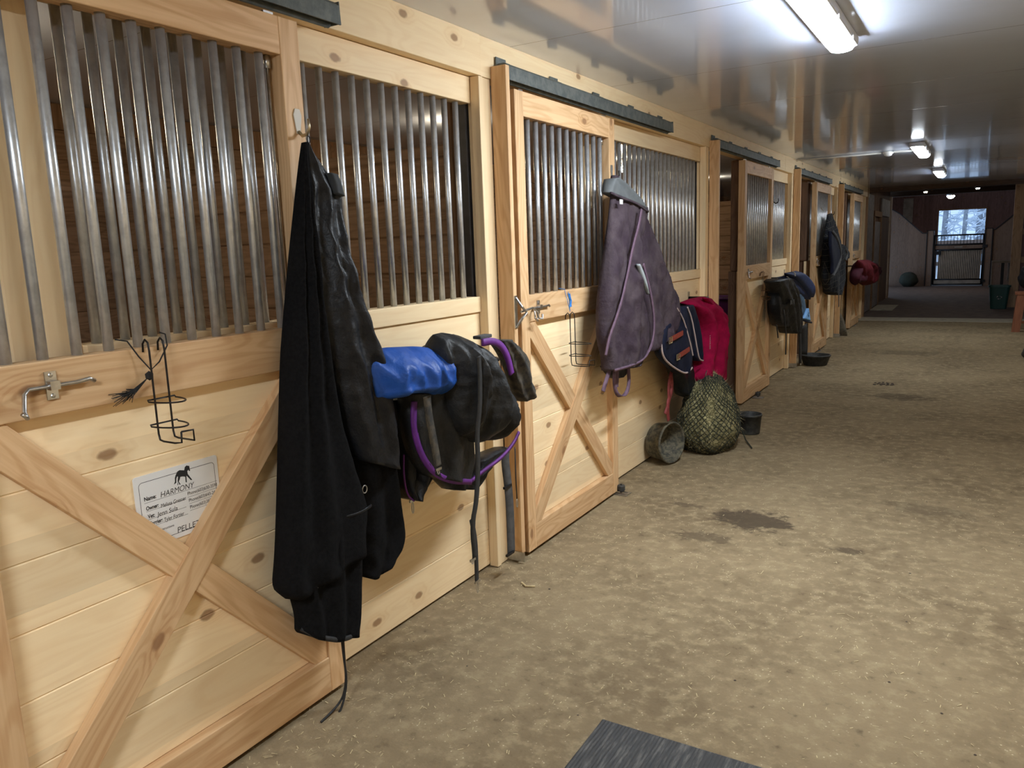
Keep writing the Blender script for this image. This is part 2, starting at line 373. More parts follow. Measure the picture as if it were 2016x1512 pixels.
def resample(P, n):
    P = [Vector(p) for p in P]; L = [0]
    for a, b in zip(P, P[1:]): L.append(L[-1] + (b - a).length)
    out = []
    for i in range(n):
        d = L[-1] * i / (n - 1); k = 0
        while k < len(P) - 2 and L[k + 1] < d: k += 1
        w = (d - L[k]) / max(L[k + 1] - L[k], 1e-9)
        out.append(P[k].lerp(P[k + 1], min(max(w, 0), 1)))
    return out
def smooth_poly(P, it=2):
    for _ in range(it):
        Q = [P[0]]
        for a, b in zip(P, P[1:]):
            Q += [a.lerp(b, 0.25), a.lerp(b, 0.75)]
        Q.append(P[-1]); P = Q
    return P
def drape(L, R, xb, depth, nt=48, ns=26, folds=(5, 0.012), bot=None, top=None, seed=0.0, flat=0.35, wr=0.010, ws=9.0, taper=0.0, tback=0.35, diag=0.0, ct=0.0, cb=0.0):
    """Closed cloth body between a left and a right outline of (y,z) points. xb: x of its middle plane; depth: total thickness, a number or f(t)."""
    Lp = resample(smooth_poly([Vector(p) for p in L]), nt); Rp = resample(smooth_poly([Vector(p) for p in R]), nt)
    Bp = resample([Vector(p) for p in bot], ns) if bot else None
    Tp = resample([Vector(p) for p in top], ns) if top else None
    fr, bk = [], []
    for i in range(nt):
        t = i / (nt - 1); d = depth(t) if callable(depth) else depth
        xc = xb(t) if callable(xb) else xb
        if ct: d *= math.sin(PI / 2 * min(1, (t + 0.004) / ct)) ** 0.6
        if cb: d *= math.sin(PI / 2 * min(1, (1.004 - t) / cb)) ** 0.6
        for j in range(ns):
            q = j / (ns - 1); p = Lp[i].lerp(Rp[i], q)
            if Bp: p = p + (Bp[j] - Lp[-1].lerp(Rp[-1], q)) * (t ** 5)
            if Tp: p = p + (Tp[j] - Lp[0].lerp(Rp[0], q)) * ((1 - t) ** 5)
            e = math.sqrt(max(0.0, 1 - (2 * q - 1) ** 2)); e2 = e ** flat
            k = min(1, t * 3 + taper)
            ff = math.sin(2 * PI * (folds[0] * q + diag * t) + seed + 1.3 * noise.noise((q * 2, t * 1.5, seed)))
            n_a = noise.noise((p.x * ws, p.y * ws * 0.45, seed)); n_b = noise.noise((p.x * ws * 2.1 + p.y * 3, p.y * ws * 1.1 - p.x * 4, seed + 9))
            nz = n_a + 0.9 * (0.35 - abs(n_b) * 1.6) + 0.25 * noise.noise((p.x * ws * 5, p.y * ws * 4, seed))
            fr.append((xc + d * 0.5 * e2 + folds[1] * ff * k * min(1, e * 1.6) + wr * nz * min(1, e * 2), p.x, p.y))
            bk.append((xc - d * tback * e2, p.x, p.y))
    vs = fr + bk; K = nt * ns; fs = []
    for i in range(nt - 1):
        for j in range(ns - 1):
            a = i * ns + j; fs += [(a, a + 1, a + ns + 1, a + ns), (K + a, K + a + ns, K + a + ns + 1, K + a + 1)]
        a = i * ns; b = i * ns + ns - 1
        fs += [(a, a + ns, K + a + ns, K + a), (b, K + b, K + b + ns, b + ns)]
    for j in range(ns - 1):
        a = j; b = (nt - 1) * ns + j
        fs += [(a, K + a, K + a + 1, a + 1), (b, b + 1, K + b + 1, K + b)]
    return MB().add(vs, fs)
def tri3(x, pts): return [(x, a, b) for a, b in pts]

# ------------------------------------------------------------------ the shell
P_ = 3.455
J = [3.30 + P_ * k for k in range(5)]       # right edge of the stop posts beside doors 2..5 use J[0..3]
CZ = 2.58
struct(box('floor', 'floor', -2.85, 4.2, -4.2, 17.0, -0.05, 0.0, bevel=0))
struct(box('floor_paving', 'brick', -0.6, 4.2, 17.0, 32.0, -0.05, 0.0, bevel=0))
struct(box('trim_1', 'kerb', 0.03, 4.1, 16.55, 17.25, 0.0, 0.006, bevel=0))
struct(box('ceiling', 'ceil', -2.85, 4.2, -4.2, 17.55, CZ, CZ + 0.02, bevel=0))
struct(box('ceiling_boards', 'beam', -0.6, 4.2, 17.55, 23.1, CZ + 0.16, CZ + 0.2, bevel=0))
struct(box('ceiling_beam', 'beam', -0.2, 4.1, 17.55, 17.75, CZ - 0.09, CZ + 0.16))
struct(box('ceiling_beam_2', 'beam', -0.6, 4.1, 22.95, 23.15, 2.62, 2.86))
struct(box('ceiling_far', 'barn_x', -1.6, 4.2, 23.15, 30.3, 3.2, 3.25, bevel=0))
# fascia above the stall fronts (header boards)
def planks(mb, x0, x1, y0, y1, z0, z1, h=0.187, g=0.0035):
    z = z0
    while z < z1 - 0.01:
        zt = min(z + h, z1)
        pr = [(x0, z), (x1 - g, z), (x1, z + g), (x1, zt - g), (x1 - g, zt), (x0, zt)]
        n = 6; vs = [(a, y0, b) for a, b in pr] + [(a, y1, b) for a, b in pr]
        mb.add(vs, [tuple(range(n)), tuple(range(n, 2 * n))[::-1]] + [(i, n + i, n + (i + 1) % n, (i + 1) % n) for i in range(n)])
        z = zt
    return mb
struct(box('wall_left_header', 'plank_fascia', -0.04, 0.05, -3.9, 3.18, 2.40, CZ))
struct(box('wall_left_header_2', 'plank_fascia', -0.04, 0.045, 3.184, 9.7, 2.40, CZ))
struct(box('wall_left_header_3', 'plank_fascia', -0.04, 0.045, 9.704, 17.55, 2.40, CZ))
# stall interiors
mb = planks(MB(), 0, 0.04, -4.0, 17.6, 0.0, CZ, g=0.006)
for i, v in enumerate(mb.v): mb.v[i] = (v[0] - 2.84, v[1], v[2])
struct(mb.build('wall_stall_back', 'rough_y'))
struct(box('trim_2', 'rough_v', -2.80, -2.775, -4.0, 17.6, CZ - 0.16, CZ - 0.01))
for k in range(-1, 5):
    yc = J[0] + P_ * k - 0.08
    if k == 4: yc = J[0] + P_ * 4 - 0.02
    mb = MB(); z = 0.0; top = 2.12 if k < 4 else CZ
    while z < top - 0.01:
        zt = min(z + 0.187, top); g = 0.010
        pr = [(yc - 0.035 + g, z), (yc + 0.035 - g, z), (yc + 0.035, z + g), (yc + 0.035, zt - g), (yc + 0.035 - g, zt), (yc - 0.035 + g, zt), (yc - 0.035, zt - g), (yc - 0.035, z + g)]
        mb.prism(pr, -2.8, -0.13, axis=0)
        z = zt
    struct(mb.build('wall_stall_partition', 'rough_x'))
    struct(box('trim_3', 'rough_v', -0.16, -0.122, yc - 0.06, yc - 0.036, 0, 2.4))
    struct(box('trim_4', 'darksteel', -0.12, -0.05, yc - 0.035, yc + 0.035, 0, 2.42))
    if k < 4:
        struct(box('trim_5', 'rough_v', -2.8, -2.76, yc - 0.09, yc - 0.036, 0, 2.12))
for k in range(-1, 4):
    y0 = J[0] + P_ * k - 0.04
    struct(box('floor_bedding', 'shavings', -2.8, -0.03, y0, y0 + P_ - 0.08, 0.0, 0.012, bevel=0))
# other walls
struct(planks(MB(), 3.55, 3.60, -4.0, 17.0, 0, CZ).build('wall_right', 'plank'))
struct(box('wall_near', 'rough_x', -2.8, 3.6, -4.1, -4.0, 0, CZ, bevel=0))
struct(box('wall_left_far', 'barn_y', -0.12, -0.06, 17.66, 22.7, 0, 2.75, bevel=0))
struct(box('wall_left_bay', 'barn_y', -1.55, -1.5, 23.2, 24.0, 0, 3.2, bevel=0))
struct(box('wall_left_bay_2', 'barn_y', -1.55, -1.5, 28.0, 30.2, 0, 3.2, bevel=0))
struct(box('wall_left_bay_3', 'barn_y', -1.55, -1.5, 24.0, 28.0, 2.7, 3.2, bevel=0))
struct(box('wall_left_bay_return', 'barn_x', -1.5, -0.25, 22.95, 23.05, 0, 3.2, bevel=0))
struct(box('wall_right_bay', 'barn_y', 4.1, 4.15, 17.0, 30.0, 0, 3.2, bevel=0))
struct(box('wall_left_end', 'pine_v', -0.05, 0.0, 17.0, 17.3, 0, 2.4))
struct(box('wall_left_end_2', 'post', -0.08, 0.05, 17.3, 17.45, 0, CZ))
struct(box('wall_left_end_3', 'barn_y', -2.8, 0.0, 17.45, 17.66, 0, 2.78, bevel=0))
# left far wall trim with a painted door in it
d = thing('door_1', 'weathered grey painted door in the far left wall', 'door', (-0.06, 18.9, 0)); struct(d)
box('door_panel', 'greydoor', -0.055, -0.02, 19.2, 20.4, 0.02, 1.95, d)
box('door_frame', 'rough_v', -0.055, 0.0, 19.08, 19.19, 0, 2.05, d)
box('door_frame', 'rough_v', -0.055, 0.0, 20.41, 20.52, 0, 2.05, d)
box('door_frame', 'rough_v', -0.055, 0.0, 19.08, 20.52, 2.06, 2.18, d)
struct(box('trim_6', 'greydoor', -0.055, -0.02, 17.9, 19.0, 0.02, 2.5))
struct(box('trim_7', 'greydoor', -0.055, -0.02, 20.6, 22.4, 2.1, 2.5))
struct(box('floor_threshold', 'kerb', 0.0, 0.45, 18.9, 20.3, 0.0, 0.02))
# timber posts
for nm, a, b, y in (('far left, beside the daylight on the floor', -0.24, -0.02, 22.75),):
    tag(box('timber_post', 'post', a, b, y, y + 0.2, 0, 2.62), 'square timber post at the far end of the left wall', 'post')
tag(box('timber_post', 'post', 2.60, 2.78, 20.0, 20.18, 0, 2.74), 'square timber post beside the green bin', 'post')

# end of the building: outer wall with a doorway
YE = 30.2
ow = MB()
ow.box(-1.55, 0.74, YE, YE + 0.1, 0, 3.2); ow.box(2.09, 4.2, YE, YE + 0.1, 0, 3.2); ow.box(0.74, 2.09, YE, YE + 0.1, 2.40, 3.2)
struct(ow.build('wall_far', 'barn_x'))
fr = MB(); fr.box(0.70, 0.74, YE - 0.04, YE, 0, 2.44); fr.box(2.09, 2.13, YE - 0.04, YE, 0, 2.44); fr.box(0.74, 2.09, YE - 0.04, YE, 2.40, 2.44)
struct(fr.build('trim_8', 'rough_v'))
struct(box('trim_9', 'paleply', -0.34, -0.04, YE - 0.05, YE, 2.05, 2.86))
# wing walls at the gate
YG = 28.4
wl = MB().prism([(-1.5, 0), (0.52, 0), (0.52, 1.66), (0.386, 1.66), (-0.285, 2.30), (-1.5, 3.1)], YG, YG + 0.05, axis=1)
struct(wl.build('wall_gate_left', 'wing'))
struct(MB().prism([(-1.5, 3.1), (-0.285, 2.30), (0.386, 1.66), (0.52, 1.66), (0.52, 1.685), (0.393, 1.685), (-0.275, 2.325), (-1.5, 3.125)], YG - 0.03, YG + 0.06, axis=1).build('trim_10', 'blackmetal'))
wr_ = MB().prism([(2.30, 0), (4.1, 0), (4.1, 3.1), (3.8, 3.1), (2.79, 2.09), (2.37, 1.70), (2.30, 1.70)], YG, YG + 0.05, axis=1)
struct(wr_.build('wall_gate_right', 'wing'))
struct(MB().prism([(2.30, 1.70), (2.37, 1.70), (2.79, 2.09), (3.8, 3.1), (3.8, 3.13), (2.78, 2.115), (2.36, 1.725), (2.30, 1.725)], YG - 0.03, YG + 0.06, axis=1).build('trim_11', 'blackmetal'))
for a, b, lab in ((0.54, 0.70, 'wooden gate post capped in black, latch side of gate'), (2.13, 2.29, 'wooden gate post capped in black, hinge side of gate')):
    t = thing('gate_post', lab, 'post', (a, YG, 0)); 
    box('post_board', 'wing', a, b, YG - 0.04, YG + 0.06, 0, 1.74, t)
    q = MB(); q.box(a - 0.025, a, YG - 0.06, YG + 0.07, 0, 1.76); q.box(b, b + 0.025, YG - 0.06, YG + 0.07, 0, 1.76); q.box(a - 0.025, b + 0.025, YG - 0.06, YG + 0.07, 1.74, 1.76)
    q.build('metal_edging', 'blackmetal', t)
# the gate
g = thing('stall_gate', 'black metal gate with slim bars at the far end of the aisle', 'gate', (0.74, YG, 0.03))
GX0, GX1, y = 0.745, 2.085, YG
q = MB(); r = 0.022
for pts in ([(GX0, y, 0.04), (GX0, y, 1.60)], [(GX1, y, 0.04), (GX1, y, 1.60)]): q.tube(pts, 0.03, 8)
for z in (0.05, 0.20, 1.13, 1.29, 1.58): q.tube([(GX0, y, z), (GX1, y, z)], 0.024, 8)
q.build('gate_frame', 'blackmetal', g, smooth=True)
for i in range(1, 15):
    x = GX0 + (GX1 - GX0) * i / 15
    MB().tube([(x, y, 1.29), (x, y, 1.58)], 0.009, 6).build('upper_bar', 'blackmetal', g, smooth=True)
for i in range(1, 27):
    x = GX0 + (GX1 - GX0) * i / 27
    MB().tube([(x, y, 0.20), (x, y, 1.13)], 0.0085, 6).build('lower_bar', 'blackmetal', g, smooth=True)
box('infill_board', 'infill', GX0 + 0.12, GX1 - 0.05, y + 0.03, y + 0.045, 0.05, 1.13, g)
box('top_board', 'wing', GX0 + 0.03, GX1 - 0.03, y + 0.01, y + 0.02, 1.13, 1.29, g)
box('nameplate', 'paleply', 1.30, 1.52, y - 0.02, y - 0.008, 1.19, 1.23, g)
box('kick_board', 'paleply', GX0 + 0.03, GX1 - 0.03, y - 0.012, y - 0.002, 0.05, 0.19, g)
q = MB(); q.box(GX0 + 0.02, GX0 + 0.2, y - 0.05, y - 0.03, 0.98, 1.10); q.build('latch', 'blackmetal', g)
for a, b in ((1.18, 1.26), (0.12, 0.19)): MB().box(GX1, GX1 + 0.10, y - 0.075, y - 0.065, a, b).build('hinge', 'blackmetal', g)

# outdoors
struct(MB().add([(-30, 30.3, -0.15), (34, 30.3, -0.15), (34, 46, 0.1), (-30, 46, 0.1), (34, 80, 6.0), (-30, 80, 6.0)], [(0, 1, 2, 3), (3, 2, 4, 5)]).build('ground_snow', 'snow'))
fn = thing('paddock_fence', 'brown board fence beyond the far doorway', 'fence', (1, 33, 0))
for z in (0.55, 0.95, 1.32): box('fence_rail', 'fence', -3, 6, 33.0, 33.04, z - 0.07, z + 0.07, fn)
for x in (-2, 0.2, 2.4, 4.6): box('fence_post', 'fence', x, x + 0.1, 33.05, 33.15, -0.15, 1.42, fn)
random.seed(4)
for i, (x, yv, r, h, lb) in enumerate(((0.35, 44, 0.14, 7, 'slim frosted tree furthest left beyond the doorway'), (1.25, 41, 0.10, 7, 'slim frosted tree left of centre beyond the doorway'),
        (1.85, 46, 0.22, 8, 'thick frosted tree in the middle of the doorway view'), (2.15, 50, 0.12, 8, 'slim frosted tree furthest right beyond the doorway'))):
    t = thing('snowy_tree', lb, 'tree', (x, yv, 0.1), 'frosted trees beyond the far doorway')
    MB().tube([(x, yv, 0), (x + 0.1, yv, h * 0.5), (x, yv, h)], [r, r * 0.8, r * 0.4], 8).build('trunk', 'bark', t, smooth=True)
    q = MB()
    for b in range(46):
        z = random.uniform(0.9, h); a = random.uniform(0, 2 * PI); l = random.uniform(0.5, 1.8)
        p0 = Vector((x, yv, z)); p1 = p0 + Vector((math.cos(a) * l, math.sin(a) * l, random.uniform(-0.1, 0.6)))
        mid = p0.lerp(p1, 0.5) + Vector((0, 0, 0.1))
        q.tube([p0, mid, p1], [0.035, 0.05, 0.02], 5)
        for c_ in range(3):
            p2 = mid + Vector((random.uniform(-.6, .6), random.uniform(-.6, .6), random.uniform(-.3, .5)))
            q.tube([mid, p2], [0.03, 0.015], 4)
    q.build('branches', 'frost', t)

# ------------------------------------------------------------------ stall fronts
bar_me = {}
def bar(x, y, z0, z1, parent, r=0.0135, mat='bar'):
    key = (round(z0, 3), round(z1, 3), r)
    if key not in bar_me:
        o = MB().tube([(0, 0, z0), (0, 0, z1)], r, 14).build('bar', mat, None, smooth=True)
        bar_me[key] = o.data; bpy.data.objects.remove(o)
    o = bpy.data.objects.new('bar', bar_me[key]); COL.objects.link(o); o.parent = parent
    o.location = Vector((x, y, 0)) - ORG[parent.name]
    return o
ORD = ['nearest', 'second', 'third', 'fourth', 'fifth']
FRONT_LAB = ['fixed barred pine stall panel behind the black fleece blanket', 'fixed barred pine stall panel behind the plum blanket', 'fixed barred pine stall panel behind the black blankets with navy pads',
             'fixed barred pine stall panel behind the dark plaid blanket', 'fixed barred pine stall panel behind the maroon blanket']
def stall_panel(k):
    j = J[0] + P_ * k; y0, y1 = j - 2.10, j - 0.145
    t = thing('stall_grille', FRONT_LAB[k], 'stall panel', (0, y0, 0), 'fixed stall panels along the aisle')
    yj = j - 2.30
    planks(MB(), -0.03, 0.0, yj, y1, 0.012, 1.309).build('planks', 'plank', t)
    box('sill_rail', 'plank', -0.08, 0.012, y0, y1, 1.311, 1.385, t)
    box('top_rail', 'plank_fascia', -0.06, 0.0, y0, y1, 2.28, 2.398, t)
    # jamb between opening and panel, full height, with rounded nose
    q = MB(); q.box(-0.10, -0.001, yj, y0 + 0.0, 1.312, 2.398); q.build('jamb', 'pine_v' if k < 2 else 'barn_y', t, bevel=0.018)
    box('jamb_back', 'barn_y', -0.12, -0.031, yj + 0.03, yj + 0.14, 0, 1.31, t)
    y = j - 0.229
    n = 0
    while y > y0 + 0.02:
        bar(-0.03, y, 1.385, 2.28, t); y -= 0.0866; n += 1
    # batten and board that close the panel
    box('batten', 'pine_v', 0.0, 0.05, y1, y1 + 0.034, 0.005, 2.398, t)
    box('cover_board', 'pine_v', -0.04, 0.042, y1 + 0.038, j - 0.036, 0.005, 2.398, t)
POST_LAB = ['upright stop post left of the door beside the grey strap', 'upright stop post between the crimson blanket and the open third doorway', 'upright stop post beside the light blue pad and open fourth doorway', 'upright stop post beside the broom and fifth doorway']
def stop_post(k):
    j = J[0] + P_ * k
    t = thing('stop_post', POST_LAB[k], 'post', (0.05, j, 0), 'stop posts between stalls')
    box('upright', 'fir_v', 0.046, 0.13, j - 0.034, j, 0.05, 2.455, t)
    q = MB(); q.box(0.046, 0.10, j + 0.001, j + 0.006, 0.015, 0.12); q.box(0.046, 0.145, j - 0.04, j - 0.0345, 0.01, 0.06)
    q.build('foot_bracket', 'zinc', t)
    return t
TRACK_LAB = ['grey steel sliding track over the nearest door, cut by the frame top', 'long grey steel sliding track over the second door', 'grey steel sliding track over the half open third door', 'grey steel sliding track over the fourth door', 'grey steel sliding track over the farthest door']
def track(k):
    j = J[0] + P_ * (k - 1) + 0.0; y0, y1 = j + 0.004, j + 2.29
    if k == 0: y0, y1 = -0.14, 2.17
    t = thing('door_track', TRACK_LAB[k], 'door track', (0.05, y0, 2.4), 'sliding door tracks')
    q = MB(); q.prism([(0.051, 2.47), (0.105, 2.47), (0.125, 2.455), (0.128, 2.392), (0.122, 2.392), (0.118, 2.45), (0.10, 2.462), (0.051, 2.462)], y0, y1, axis=1)
    q.box(0.051, 0.125, y1 - 0.004, y1, 2.395, 2.468)
    q.build('track_cover', 'track', t)
    MB().tube([(0.085, y0, 2.397), (0.085, y1 - 0.02, 2.397)], 0.013, 10).build('rail', 'track', t, smooth=True)
    for i in range(5):
        y = y0 + (y1 - y0 - 0.12) * i / 4
        q = MB(); q.box(0.0515, 0.056, y, y + 0.09, 2.47, 2.505); q.box(0.051, 0.09, y + 0.02, y + 0.07, 2.4705, 2.478)
        q.build('bracket', 'track', t)
DOOR_LAB = ['sliding stall door with white name board and cross brace, nearest of the row', 'closed sliding stall door left of the plum blanket, blue twine on its rail', 'sliding stall door pushed half open in front of the third stall, next to the crimson blanket',
            'sliding stall door behind the dark plaid blanket', 'farthest sliding stall door, behind the maroon blanket']
DOOR_Y = [0.775, 3.36, 7.62, 11.33, 14.87]
DOOR_E = [1.97, 4.55, 8.795, 12.50, 16.04]
BF, BB = 0.118, 0.080       # frame front, plank front
def stall_door(k):
    y0 = DOOR_Y[k]; y1 = DOOR_E[k]; zb, zt = 0.02, 2.362
    t = thing('stall_door', DOOR_LAB[k], 'stall door', (0.09, y0, zb), 'sliding stall doors along the aisle')
    sw = 0.083
    for a, b in ((y0, y0 + sw), (y1 - sw, y1)):
        box('stile', 'fir_v', 0.056, BF, a, b, zb, zt, t)
    ya, yb = y0 + sw, y1 - sw
    box('top_rail', 'fir_h', 0.058, BF - 0.001, ya, yb, 2.245, zt, t)
    box('mid_rail', 'fir_h', 0.058, BF - 0.001, ya, yb, 1.235, 1.372, t)
    box('bottom_rail', 'fir_h', 0.058, BF - 0.001, ya, yb, zb, 0.155, t)
    planks(MB(), 0.057, BB, ya, yb, 0.155, 1.234, h=0.18).build('plank_infill', 'plank', t)
    # braces: \ then / on top
    zl, zh = 0.155, 1.235
    h = 0.070
    dn = [(ya, zh), (ya + h * 0.9, zh), (yb, zl + h), (yb, zl), (yb - h * 0.9, zl), (ya, zh - h)]
    up = [(ya, zl), (ya + h * 0.9, zl), (yb, zh - h), (yb, zh), (yb - h * 0.9, zh), (ya, zl + h)]
    MB().prism(dn, BB + 0.0005, BF - 0.007, axis=0).build('brace', 'fir_dn', t, bevel=0.002)
    MB().prism(up, BB + 0.0005, BF - 0.001, axis=0).build('brace', 'fir_up', t, bevel=0.002)
    for i in range(11): bar(0.082, y1 - 0.144 - 0.087 * i, 1.372, 2.245, t)
    for y in (ya + 0.022, yb - 0.022):
        q = MB().tube([(0.075, y, 1.372), (0.075, y, 2.245)], 0.0055, 8); q.tube([(0.075, y, 2.205), (0.075, y, 2.244)], 0.012, 6)
        q.build('tie_rod', 'zinc', t, smooth=True)
    for y in (y0 + 0.10, y1 - 0.10):
        q = MB(); q.tube([(0.085, y, zt), (0.085, y, zt + 0.012)], 0.006, 8); q.box(0.075, 0.095, y - 0.02, y + 0.02, zt + 0.004, zt + 0.014)
        q.build('hanger', 'zinc', t)
    # latch: plate and bent slide bolt on the closing side
    yl = y0 + (0.31 if k == 0 else 0.17); zl_ = 1.305 if k else 1.31
    if k == 0: yl = 1.035
    q = MB(); q.box(BF, BF + 0.004, yl - 0.014, yl + 0.014, zl_ - 0.035, zl_ + 0.035); q.box(BF + 0.003, BF + 0.022, yl - 0.012, yl + 0.012, zl_ - 0.010, zl_ + 0.012)
    for dz in (-0.026, 0.026): q.lathe([(0, 0.0), (0.006, 0), (0.005, 0.004), (0, 0.005)], (BF + 0.004, yl, zl_ + dz), 8, Matrix.Rotation(PI / 2, 3, 'Y'))
    lt = q.build('latch_plate', 'zinc', t)
    MB().tube([(BF + 0.012, yl + 0.105, zl_ - 0.004), (BF + 0.016, yl + 0.09, zl_ + 0.004), (BF + 0.012, yl + 0.06, zl_), (BF + 0.012, yl - 0.06, zl_), (BF + 0.02, yl - 0.075, zl_ - 0.01), (BF + 0.03, yl - 0.085, zl_ - 0.05),
               (BF + 0.045, yl - 0.088, zl_ - 0.062), (BF + 0.05, yl - 0.10, zl_ - 0.05)], 0.0055, 8).build('bolt', 'zinc', lt, smooth=True)
    return t
for k in range(5):
    stall_panel(k); track(k); stall_door(k)
for k in range(4): stop_post(k)
# panels of the stalls next to the camera's left are out of view; the row goes on behind with plain planks
struct(planks(MB(), -0.03, 0.0, -4.0, -0.36, 0.0, 2.4).build('wall_left_near', 'plank'))

# latch keepers on the posts
for k, lb in ((0, 'zinc latch keeper on the stop post left of the second door'), (1, 'zinc latch keeper on the stop post at the open third doorway'), (2, 'zinc latch keeper on the stop post at the open fourth doorway')):
    j = J[0] + P_ * k
    q = MB()
    if k == 0:
        q.box(0.13, 0.134, j - 0.03, j - 0.006, 1.22, 1.38)
        q.tube([(0.134, j - 0.018, 1.37), (0.16, j - 0.005, 1.325), (0.165, j + 0.03, 1.295), (0.16, j - 0.005, 1.27), (0.134, j - 0.018, 1.225)], 0.0065, 8)
        q.tube([(0.15, j + 0.0, 1.30), (0.15, j + 0.12, 1.31), (0.16, j + 0.145, 1.29), (0.165, j + 0.15, 1.255), (0.175, j + 0.17, 1.25), (0.165, j + 0.19, 1.27)], 0.006, 8)
    else:
        q.box(0.09, 0.115, j + 0.0005, j + 0.004, 1.22, 1.38)
        q.tube([(0.10, j + 0.002, 1.36), (0.11, j + 0.03, 1.345), (0.11, j + 0.045, 1.30), (0.11, j + 0.03, 1.255), (0.10, j + 0.002, 1.24)], 0.0065, 8)
    tag(q.build('latch_keeper', 'zinc' if k == 0 else 'white', None, smooth=False), lb, 'latch', 'latch keepers on the stop posts')

# floor guides for the doors
for (x, y), lb, rm in (((0.138,4.542), 'steel floor guide with black roller at the second door, beside its right foot', 'rubber'), ((0.163,8.083), 'floor guide with black roller under the third door', 'rubber'), ((0.097,11.869), 'floor guide with black roller under the fourth door', 'rubber'), ((0.088,15.557), 'floor guide with pale roller under the farthest door', 'white')):
    t = thing('floor_guide', lb, 'door guide', (x, y, 0), 'floor guides of the sliding doors')
    q = MB(); q.box(x - 0.05, x + 0.055, y - 0.045, y + 0.045, 0.0, 0.006)
    for i in range(3): q.box(x - 0.045, x + 0.05, y - 0.03 + 0.03 * i - 0.004, y - 0.03 + 0.03 * i + 0.004, 0.006, 0.010)
    q.build('plate', 'zinc', t)
    MB().lathe([(0, 0.01), (0.008, 0.01), (0.008, 0.022), (0.024, 0.022), (0.026, 0.03), (0.026, 0.055), (0.022, 0.06), (0.006, 0.06), (0.006, 0.068), (0, 0.068)], (x, y, 0), 20).build('roller', rm, t, smooth=False)

# ------------------------------------------------------------------ lamps
def strip_light(x, y0, y1, lb, mat='lens'):
    t = thing('strip_light', lb, 'ceiling light', (x, (y0 + y1) / 2, CZ), 'LED strip lights down the aisle')
    box('housing', 'housing', x - 0.072, x + 0.072, y0, y1, CZ - 0.052, CZ - 0.001, t, bevel=0.012)
    q = MB(); n = 10; vs = []; prof = [(-0.060 + 0.120 * i / n, -0.026 * math.sqrt(max(0, 1 - (2 * i / n - 1) ** 2)) ** 0.8) for i in range(n + 1)]
    ys = [(y0 + 0.01, 0.5), (y0 + 0.03, 0.9), (y0 + 0.06, 1), (y1 - 0.06, 1), (y1 - 0.03, 0.9), (y1 - 0.01, 0.5)]
    for yy, sc in ys:
        for a, b in prof: vs.append((x + a * (0.75 + 0.25 * sc), yy, CZ - 0.053 + b * sc))
    fs = [(i * (n + 1) + k, i * (n + 1) + k + 1, (i + 1) * (n + 1) + k + 1, (i + 1) * (n + 1) + k) for i in range(len(ys) - 1) for k in range(n)]
    fs += [tuple(range(n + 1)), tuple(range((len(ys) - 1) * (n + 1), len(ys) * (n + 1)))]
    for i in range(len(ys) - 1): fs.append((i * (n + 1), (i + 1) * (n + 1), (i + 1) * (n + 1) + n, i * (n + 1) + n))
    q.add(vs, fs).build('lens', mat, t, smooth=True)
    for yy in (y0 + 0.2, (y0 + y1) / 2, y1 - 0.2): box('clip', 'housing', x + 0.060, x + 0.078, yy - 0.012, yy + 0.012, CZ - 0.06, CZ - 0.03, t)
strip_light(1.43, 3.12, 4.36, 'bright LED strip light nearest the camera on the glossy ceiling')
strip_light(1.42, 9.5, 10.72, 'second LED strip light down the aisle ceiling, beside the sensor', 'lens_far')
strip_light(1.44, 13.4, 14.6, 'farthest LED strip light on the aisle ceiling', 'lens_far')
strip_light(1.45, -1.5, -0.28, 'LED strip light on the ceiling behind the camera')
for x, y, lb in ((-1.40, 1.50, 'added bare warm bulb brightening the first stall, unseen left of the frame'), (-1.37, 4.95, 'bare warm bulb under the second stall ceiling'), (-1.45, 8.42, 'bare warm bulb under the third stall ceiling'), (-1.45, 11.9, 'bare warm bulb under the fourth stall ceiling')):  # the first bulb is unseen, added to brighten the inside of its stall
    t = thing('light_bulb', lb, 'light bulb', (x, y, CZ), 'bare bulbs in the stalls')
    MB().lathe([(0, CZ), (0.045, CZ), (0.04, CZ - 0.03), (0.02, CZ - 0.05), (0.018, CZ - 0.075), (0, CZ - 0.075)], (x, y, 0), 16).build('socket', 'white', t, smooth=True)
    MB().lathe([(0, CZ - 0.076), (0.014, CZ - 0.078), (0.03, CZ - 0.11), (0.031, CZ - 0.13), (0.02, CZ - 0.155), (0, CZ - 0.162)], (x, y, 0), 16).build('glass', 'bulb', t, smooth=True)
for x, y, z, lb in ((0.93, 19.6, 2.535, 'small ceiling spot beyond the beam, left of the pair'), (1.91, 19.6, 2.545, 'small ceiling spot beyond the beam, right of the pair')):
    t = thing('ceiling_spot', lb, 'ceiling light', (x, y, z), 'small spots beyond the beam')
    MB().lathe([(0, 2.739), (0.012, 2.739), (0.012, z + 0.05), (0.05, z + 0.04), (0.055, z + 0.005), (0, z + 0.005)], (x, y, 0), 14).build('shade', 'zinc', t, smooth=True)
    MB().lathe([(0, z + 0.004), (0.035, z + 0.004), (0.03, z - 0.012), (0, z - 0.016)], (x, y, 0), 14).build('lamp', 'bulb_small', t, smooth=True)
t = thing('pendant_lamp', 'warm lit lamp hanging in front of the dark far wall', 'ceiling light', (1.2, 26, 2.8))
MB().lathe([(0, 2.80), (0.07, 2.79), (0.13, 2.70), (0.12, 2.70), (0.06, 2.775), (0, 2.78)], (1.2, 26, 0), 18).build('shade', 'zinc', t, smooth=True)
MB().lathe([(0, 2.76), (0.07, 2.72), (0.10, 2.68), (0.06, 2.63), (0, 2.61)], (1.2, 26, 0), 16).build('bulb', 'bulb_small', t, smooth=True)
